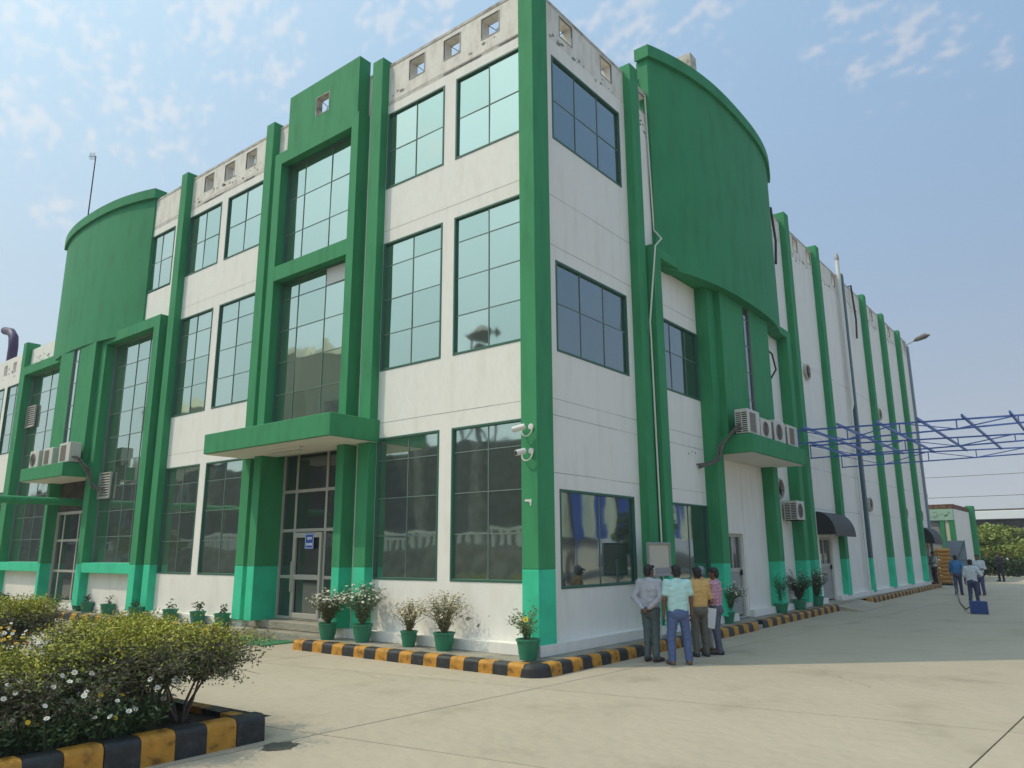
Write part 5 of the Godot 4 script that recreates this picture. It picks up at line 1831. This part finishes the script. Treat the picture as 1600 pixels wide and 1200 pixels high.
func person(called: String, label: String, at: Vector3, yaw: float, h: float, c: Dictionary) -> Node3D:
	# local axes: faces -z, right hand towards +x, feet on y = 0; every length for a height of 1.70 m
	var o := thing("person", label, "person", at, c.get("group", ""))
	o.rotation.y = yaw
	o.scale = Vector3.ONE * (h / 1.70)
	var fine: float = c.get("cell", 0.016)
	var far: bool = fine > 0.02
	var lean: float = c.get("lean", 0.0)
	var tilt := Basis.from_euler(Vector3(-lean, 0, c.get("sway", 0.0)))
	var hipc := Vector3(0, 0.90, 0)
	var up := func(p: Vector3) -> Vector3: return hipc + tilt * (p - hipc)
	var sp: float = c.get("feet", 0.10)
	var stride: float = c.get("stride", 0.0)
	var hip := [Vector3(-0.085, 0.88, 0.0), Vector3(0.085, 0.88, 0.0)]
	var knee := [Vector3(-sp * 0.95, 0.47, -0.02 + stride * 0.45), Vector3(sp * 0.95, 0.47, -0.02 - stride * 0.5)]
	var ankle := [Vector3(-sp, 0.09, 0.02 + stride * 1.0), Vector3(sp, 0.09, 0.02 - stride * 0.8)]
	if stride > 0.05:
		ankle[0].y = 0.12
	var toe := [ankle[0] + Vector3(-0.04, -0.05, -0.17), ankle[1] + Vector3(0.04, -0.05, -0.17)]
	var chest: Vector3 = up.call(Vector3(0, 1.26, 0.0))
	var sh := [up.call(Vector3(-0.185, 1.385, 0.01)), up.call(Vector3(0.185, 1.385, 0.01))]
	var neck0: Vector3 = up.call(Vector3(0, 1.40, 0.015))
	var head_b := tilt * Basis.from_euler(Vector3(c.get("nod", 0.0), c.get("turn", 0.0), 0))
	var hc: Vector3 = up.call(Vector3(0, 1.585, -0.01))
	var el: Array = []
	var wr: Array = []
	var pose: Array = c.get("arms", ["down", "down"])
	for k in 2:
		var s := -1.0 if k == 0 else 1.0
		var e := Vector3(s * 0.245, 1.12, 0.035)
		var w := Vector3(s * 0.25, 0.87, -0.03)
		match pose[k]:
			"behind":
				e = Vector3(s * 0.27, 1.13, 0.11)
				w = Vector3(s * 0.05, 0.93, 0.19)
			"front":
				e = Vector3(s * 0.26, 1.13, 0.0)
				w = Vector3(s * 0.05, 1.06, -0.20)
			"hold":
				e = Vector3(s * 0.24, 1.12, 0.02)
				w = Vector3(s * 0.21, 0.94, -0.17)
			"hip":
				e = Vector3(s * 0.36, 1.14, 0.08)
				w = Vector3(s * 0.19, 0.98, -0.02)
			"back":
				e = Vector3(s * 0.27, 1.14, 0.14)
				w = Vector3(s * 0.27, 0.92, 0.26)
			"swing":
				e = Vector3(s * 0.25, 1.13, -0.06)
				w = Vector3(s * 0.24, 0.92, -0.22)
		el.append(up.call(e))
		wr.append(up.call(w))
	var skin: Color = c.get("skin", Color(0.17, 0.085, 0.05))
	# one continuous body
	var f := Field.new(Vector3(-0.5, -0.02, -0.5), Vector3(0.5, 1.72, 0.5), fine)
	f.cap(up.call(Vector3(-0.04, 0.95, 0)), up.call(Vector3(-0.05, 1.26, 0)), 0.085, 0.085, 0.03)
	f.cap(up.call(Vector3(0.04, 0.95, 0)), up.call(Vector3(0.05, 1.26, 0)), 0.085, 0.085, 0.03)
	f.cap(sh[0], sh[1], 0.052, 0.052, 0.03)
	f.cap(neck0, hc + head_b * Vector3(0, -0.06, 0.02), 0.058, 0.055, 0.03)
	f.ell(hc + head_b * Vector3(0, 0.02, 0.0), Vector3(0.074, 0.098, 0.092), head_b, 0.02)
	for k in 2:
		f.cap(hip[k], knee[k], 0.08, 0.055, 0.04)
		f.cap(knee[k], ankle[k], 0.052, 0.036, 0.02)
		f.cap(ankle[k], toe[k], 0.036, 0.03, 0.02)
		f.cap(sh[k], el[k], 0.05, 0.038, 0.03)
		f.cap(el[k], wr[k], 0.038, 0.026, 0.02)
	var bm := MB.new()
	bm.col = skin
	f.into(bm)
	# head with a face
	var hh := 0.012 if far else 0.007
	var hf := Field.new(hc - Vector3(0.14, 0.2, 0.16), hc + Vector3(0.14, 0.16, 0.16), hh)
	hf.ell(hc + head_b * Vector3(0, 0.025, 0.005), Vector3(0.076, 0.097, 0.094), head_b, 0.02)
	hf.ell(hc + head_b * Vector3(0, -0.055, -0.03), Vector3(0.054, 0.06, 0.058), head_b, 0.03)
	hf.cap(hc + head_b * Vector3(0, 0.0, -0.085), hc + head_b * Vector3(0, -0.03, -0.108), 0.010, 0.015, 0.012)
	hf.cap(hc + head_b * Vector3(-0.02, -0.066, -0.083), hc + head_b * Vector3(0.02, -0.066, -0.083), 0.010, 0.010, 0.01)
	hf.cap(hc + head_b * Vector3(-0.03, 0.022, -0.08), hc + head_b * Vector3(0.03, 0.022, -0.08), 0.012, 0.012, 0.012)
	for s: float in [-1.0, 1.0]:
		hf.ell(hc + head_b * Vector3(s * 0.078, -0.01, 0.01), Vector3(0.012, 0.032, 0.02), head_b, 0.008)
	hf.cap(neck0, hc + head_b * Vector3(0, -0.06, 0.02), 0.060, 0.056, 0.03)
	hf.into(bm)
	for s: float in [-1.0, 1.0]:
		bm.col = Color(0.5, 0.48, 0.45)
		var ep := hc + head_b * Vector3(s * 0.031, 0.004, -0.084)
		bm.tube([ep - head_b * Vector3(0.013, 0, 0), ep, ep + head_b * Vector3(0.013, 0, 0)], [0.003, 0.0085, 0.003], 8)
		bm.col = Color(0.02, 0.012, 0.01)
		bm.tube([ep + head_b * Vector3(0, 0, -0.006), ep + head_b * Vector3(0, 0, -0.0095)], [0.005, 0.004], 8)
		bm.tube([ep + head_b * Vector3(-0.02, 0.023, -0.006), ep + head_b * Vector3(0.02, 0.025, -0.006)], [0.004], 6)
	bm.col = skin * 0.6
	bm.tube([hc + head_b * Vector3(-0.024, -0.066, -0.092), hc + head_b * Vector3(0, -0.068, -0.0955), hc + head_b * Vector3(0.024, -0.066, -0.092)], [0.003, 0.005, 0.003], 6)
	# hands with curled fingers
	for k in 2:
		var s := -1.0 if k == 0 else 1.0
		var d := ((wr[k] as Vector3) - (el[k] as Vector3)).normalized()
		if pose[k] == "behind" or pose[k] == "front":
			d = (d + Vector3(-s * 0.4, -0.3, 0)).normalized()
		var side := Vector3(0, 0, -1) - d * d.dot(Vector3(0, 0, -1))   # towards the thumb
		side = side.normalized() if side.length() > 0.2 else Vector3(-s, 0, 0)
		var pal := d.cross(side).normalized() * (1.0 if d.cross(side).dot(Vector3(-s, 0, 0)) > 0 else -1.0)
		var w: Vector3 = wr[k]
		var g := Field.new(w + d * 0.09 - Vector3(0.14, 0.14, 0.14), w + d * 0.09 + Vector3(0.14, 0.14, 0.14), 0.011 if far else 0.0055)
		g.cap(w - d * 0.02, w + d * 0.03, 0.026, 0.027, 0.012)
		for j in 4:
			var off := side * (0.030 - 0.02 * j)
			g.cap(w + d * 0.02 + off * 0.7, w + d * 0.085 + off, 0.016, 0.0115, 0.012)
			var ln: float = [0.042, 0.047, 0.043, 0.034][j]
			var p1 := w + d * 0.085 + off
			var p2 := p1 + (d * 0.9 + pal * 0.35).normalized() * ln
			var p3 := p2 + (d * 0.5 + pal * 0.85).normalized() * ln * 0.75
			g.cap(p1, p2, 0.0098, 0.0088, 0.003)
			g.cap(p2, p3, 0.0088, 0.0078, 0.003)
		var t0 := w + d * 0.03 + side * 0.025
		var t1 := t0 + (d * 0.7 + side * 0.7 + pal * 0.3).normalized() * 0.045
		g.cap(t0, t1, 0.014, 0.0105, 0.01)
		g.cap(t1, t1 + (d * 0.95 + pal * 0.4).normalized() * 0.032, 0.0105, 0.0085, 0.004)
		bm.col = skin
		g.into(bm)
	put(bm, "body", M.skin, o)
	# hair or cap
	var hr := Field.new(hc - Vector3(0.15, 0.14, 0.17), hc + Vector3(0.15, 0.17, 0.17), hh)
	hr.ell(hc + head_b * Vector3(0, 0.045, 0.022), Vector3(0.085, 0.092, 0.094), head_b, 0.02)
	hr.ell(hc + head_b * Vector3(0, -0.02, 0.05), Vector3(0.072, 0.075, 0.062), head_b, 0.02)
	if c.has("cap"):
		hr.cap(hc + head_b * Vector3(0, 0.05, -0.08), hc + head_b * Vector3(0, 0.04, -0.14), 0.03, 0.02, 0.02)
	else:
		hr.cap(hc + head_b * Vector3(-0.05, 0.085, -0.055), hc + head_b * Vector3(0.05, 0.09, -0.05), 0.025, 0.03, 0.02)
	var hm := MB.new()
	hm.col = c.get("cap", Color(0.012, 0.010, 0.009))
	hr.into(hm)
	put(hm, "cap" if c.has("cap") else "hair", M.skin, o)
	# shirt
	var cell := fine * 0.9
	var sf := Field.new(Vector3(-0.5, 0.70, -0.42), Vector3(0.5, 1.52, 0.42), cell)
	var hem: float = c.get("hem", 0.84)
	sf.cap(up.call(Vector3(-0.06, hem + 0.1, 0)), up.call(Vector3(-0.075, 1.27, 0)), 0.125, 0.13, 0.06)
	sf.cap(up.call(Vector3(0.06, hem + 0.1, 0)), up.call(Vector3(0.075, 1.27, 0)), 0.125, 0.13, 0.06)
	sf.cap(sh[0], sh[1], 0.078, 0.078, 0.06)
	sf.cap(neck0 + tilt * Vector3(0, -0.03, 0), neck0 + tilt * Vector3(0, 0.035, 0.01), 0.08, 0.068, 0.04)
	var sleeve: float = c.get("sleeve", 0.7)
	for k in 2:
		var a: Vector3 = sh[k]
		var e: Vector3 = el[k]
		if sleeve <= 1.0:
			sf.cap(a, a.lerp(e, sleeve), 0.072, 0.066, 0.035)
		else:
			sf.cap(a, e, 0.070, 0.056, 0.035)
			sf.cap(e, e.lerp(wr[k], sleeve - 1.0), 0.056, 0.043, 0.025)
	var q := FastNoiseLite.new()
	q.seed = int(at.x * 100.0)
	q.frequency = 5.0
	for z in sf.nz:   # folds, and a straight hem
		for y in sf.ny:
			for x in sf.nx:
				var i := (z * sf.ny + y) * sf.nx + x
				if absf(sf.f[i]) < 0.06:
					var p := sf.o + Vector3(x, y, z) * sf.h
					sf.f[i] += q.get_noise_3d(p.x, p.y * 2.2, p.z) * 0.014
					if absf(p.x) < 0.2 and absf(p.z) < 0.2 and not ("x" in c):
						sf.f[i] = maxf(sf.f[i], hem - p.y + 0.004 * sin(p.x * 30))
	var sm := MB.new()
	sm.col = c.shirt
	sf.into(sm)
	if c.has("check"):
		var chk: Color = c.check
		for i in sm.v.size():
			var p := sm.v[i]
			var a := fposmod(p.x * 12.0 + p.z * 8.0, 1.0) < 0.5
			var b := fposmod(p.y * 14.0, 1.0) < 0.5
			if a != b:
				sm.c[i] = chk
			elif a:
				sm.c[i] = chk.lerp(c.shirt, 0.5)
	put(sm, "shirt", M.skin, o)
	# trousers
	var tf := Field.new(Vector3(-0.36, 0.03, -0.5), Vector3(0.36, 1.06, 0.5), cell)
	tf.cap(Vector3(-0.06, 0.93, 0.0), Vector3(0.06, 0.93, 0.0), 0.118, 0.118, 0.04)
	tf.ell(Vector3(0, 0.86, 0.045), Vector3(0.155, 0.11, 0.11), Basis.IDENTITY, 0.04)
	var loose: float = c.get("loose", 1.0)
	for k in 2:
		tf.cap(hip[k], knee[k], 0.100, 0.074 * loose, 0.035)
		tf.cap(knee[k], (ankle[k] as Vector3) + Vector3(0, -0.02, 0.0), 0.072 * loose, 0.062 * loose, 0.025)
	for z in tf.nz:
		for y in tf.ny:
			for x in tf.nx:
				var i := (z * tf.ny + y) * tf.nx + x
				if absf(tf.f[i]) < 0.05:
					var p := tf.o + Vector3(x, y, z) * tf.h
					tf.f[i] += q.get_noise_3d(p.x * 1.2 + 9.0, p.y * 2.6, p.z) * 0.011
	var tm := MB.new()
	tm.col = c.trousers
	tf.into(tm)
	put(tm, "trousers", M.skin, o)
	# shoes
	for k in 2:
		var a: Vector3 = ankle[k]
		var e: Vector3 = toe[k]
		var base: float = a.y - 0.09
		var xf := Field.new(a.min(e) - Vector3(0.1, 0.08, 0.16), a.max(e) + Vector3(0.1, 0.1, 0.12), 0.012)
		xf.cap(Vector3(a.x, base + 0.035, a.z + 0.045), Vector3(e.x, base + 0.03, e.z - 0.02), 0.042, 0.04, 0.02)
		xf.cap(Vector3(a.x, base + 0.06, a.z + 0.03), a + Vector3(0, -0.01, 0), 0.042, 0.042, 0.02)
		for z in xf.nz:
			for y in xf.ny:
				for x in xf.nx:
					var i := (z * xf.ny + y) * xf.nx + x
					xf.f[i] = maxf(xf.f[i], base + 0.002 - (xf.o.y + y * xf.h))
		var sm2 := MB.new()
		sm2.col = c.get("shoes", Color(0.02, 0.016, 0.014))
		xf.into(sm2)
		put(sm2, "shoe", M.skin, o)
	return o


func people() -> void:
	var g := "men standing by the notice board"
	# yaw 0 faces -z (away along the right facade); the camera looks along yaw 0.67
	person("", "man in a grey-lilac shirt and grey trousers with hands clasped behind his back", Vector3(1.10, 0, -1.95), 0.05, 1.70, {"shirt": Color(0.42, 0.41, 0.46), "trousers": Color(0.085, 0.11, 0.12), "arms": ["behind", "behind"], "sleeve": 1.92, "hem": 0.90, "feet": 0.085, "turn": -0.35, "shoes": Color(0.045, 0.022, 0.018), "group": g, "loose": 1.0})
	person("", "man in a pale aqua t-shirt and blue jeans seen from behind", Vector3(1.68, 0, -1.90), 0.72, 1.70, {"shirt": Color(0.44, 0.66, 0.64), "trousers": Color(0.075, 0.115, 0.25), "arms": ["down", "down"], "sleeve": 0.62, "hem": 0.80, "feet": 0.15, "loose": 1.08, "shoes": Color(0.16, 0.10, 0.07), "group": g})
	person("", "man in a yellow-orange shirt and grey-brown trousers behind the aqua t-shirt", Vector3(1.52, 0, -3.1), 0.95, 1.64, {"shirt": Color(0.62, 0.37, 0.12), "trousers": Color(0.11, 0.105, 0.085), "arms": ["front", "front"], "sleeve": 1.3, "hem": 0.88, "feet": 0.11, "shoes": Color(0.05, 0.05, 0.06), "group": g})
	person("", "man in a grey-blue cap and pale trousers leaning towards the notice board", Vector3(1.28, 0, -3.85), 0.75, 1.64, {"shirt": Color(0.60, 0.34, 0.11), "trousers": Color(0.34, 0.34, 0.32), "arms": ["front", "front"], "sleeve": 0.9, "hem": 0.88, "feet": 0.1, "lean": 0.10, "cap": Color(0.16, 0.22, 0.24), "shoes": Color(0.12, 0.05, 0.03), "group": g})
	person("", "man in a pink checked shirt holding a white sheet against his thigh", Vector3(1.64, 0, -3.62), 1.75, 1.62, {"shirt": Color(0.60, 0.40, 0.46), "check": Color(0.42, 0.16, 0.25), "trousers": Color(0.085, 0.10, 0.14), "arms": ["hold", "front"], "sleeve": 1.25, "hem": 0.90, "feet": 0.1, "nod": -0.08, "shoes": Color(0.03, 0.035, 0.04), "stride": 0.04, "group": g})
	var ps := MB.new()
	ps.xf = Transform3D(Basis.from_euler(Vector3(0.05, 0.72, -0.14)), Vector3.ZERO)
	for k in 6:
		ps.quad(Vector3(-0.17 + 0.055 * k, -0.36, 0.012 * sin(k)), Vector3(-0.17 + 0.055 * (k + 1), -0.36, 0.012 * sin(k + 1)), Vector3(-0.17 + 0.055 * (k + 1), 0.02, 0.0), Vector3(-0.17 + 0.055 * k, 0.02, 0.0))
	tag(put(ps, "paper_sheet", M.paper, self, Vector3(1.60, 0.86, -3.36)), "large white paper sheet held by the man in the pink shirt", "paper")
	var far := "people walking at the far end of the yard"
	person("", "person in a bright blue shirt and dark jeans walking away past the sacks", Vector3(2.15, 0, -28.4), 0.15, 1.72, {"cell": 0.026, "shirt": Color(0.03, 0.16, 0.36), "trousers": Color(0.05, 0.06, 0.11), "sleeve": 1.9, "stride": 0.16, "arms": ["swing", "back"], "group": far})
	person("", "person in a white shirt and dark jeans walking away just beyond the blue crate", Vector3(3.62, 0, -21.6), -0.1, 1.60, {"cell": 0.022, "shirt": Color(0.58, 0.60, 0.64), "trousers": Color(0.045, 0.05, 0.12), "sleeve": 1.3, "stride": 0.14, "arms": ["down", "hip"], "hem": 0.78, "lean": 0.06, "group": far})
	person("", "person in pale shirt and blue jeans facing the yard behind the white shirt", Vector3(2.95, 0, -28.8), 2.9, 1.74, {"cell": 0.026, "shirt": Color(0.55, 0.60, 0.62), "trousers": Color(0.06, 0.07, 0.16), "sleeve": 1.2, "arms": ["front", "front"], "group": far})
	person("", "person dressed in black standing alone near the clipped hedge", Vector3(1.86, 0, -46.5), 2.6, 1.74, {"cell": 0.03, "shirt": Color(0.02, 0.018, 0.022), "trousers": Color(0.015, 0.014, 0.018), "sleeve": 1.9, "arms": ["front", "front"], "feet": 0.14, "group": far})
	person("", "person in a pale shirt and dark trousers leaning at the far doorway", Vector3(-0.02, 0.185, -35.9), 2.4, 1.68, {"cell": 0.028, "shirt": Color(0.48, 0.50, 0.49), "trousers": Color(0.03, 0.03, 0.035), "sleeve": 1.2, "arms": ["front", "front"], "group": far})
	# blue crate pulled on a rope
	var cr := thing("plastic_crate", "blue plastic crate dragged along the concrete on a rope", "crate", Vector3(4.3, 0, -17.3))
	cr.rotation.y = 0.12
	var cb := MB.new()
	var w := 0.22
	for s: Array in [[-w, -w + 0.02, -0.16, 0.16], [w - 0.02, w, -0.16, 0.16], [-w + 0.02, w - 0.02, -0.16, -0.14], [-w + 0.02, w - 0.02, 0.14, 0.16]]:
		for k in 5:
			cb.box(Vector3(s[0], 0.02 + 0.07 * k, s[2]), Vector3(s[1], 0.02 + 0.07 * k + 0.055, s[3]))
	for sx: float in [-1.0, 1.0]:
		for sz: float in [-1.0, 1.0]:
			cb.cbox(Vector3(sx * w - 0.025, 0.01, sz * 0.16 - 0.025), Vector3(sx * w + 0.025, 0.38, sz * 0.16 + 0.025), 0.008)
	cb.box(Vector3(-w + 0.02, 0.01, -0.14), Vector3(w - 0.02, 0.03, 0.14))
	put(cb, "slatted_body", M.crate, cr)
	var rim := MB.new()
	for s: Array in [[-w - 0.01, -w + 0.025, -0.17, 0.17], [w - 0.025, w + 0.01, -0.17, 0.17], [-w + 0.025, w - 0.025, -0.17, -0.135], [-w + 0.025, w - 0.025, 0.135, 0.17]]:
		rim.cbox(Vector3(s[0], 0.345, s[2]), Vector3(s[1], 0.381, s[3]), 0.006)
	put(rim, "rim", M.crate, cr)
	var rp := MB.new()
	rp.tube([Vector3(4.08, 0.22, -17.42), Vector3(3.75, 0.04, -18.6), Vector3(3.0, 0.03, -22.6), Vector3(2.3, 0.3, -26.6), Vector3(1.86, 0.8, -28.35)], [0.022], 6)
	tag(put(rp, "rope", M.conduit, self), "dark rope running along the ground from the blue crate to the person in blue", "rope")
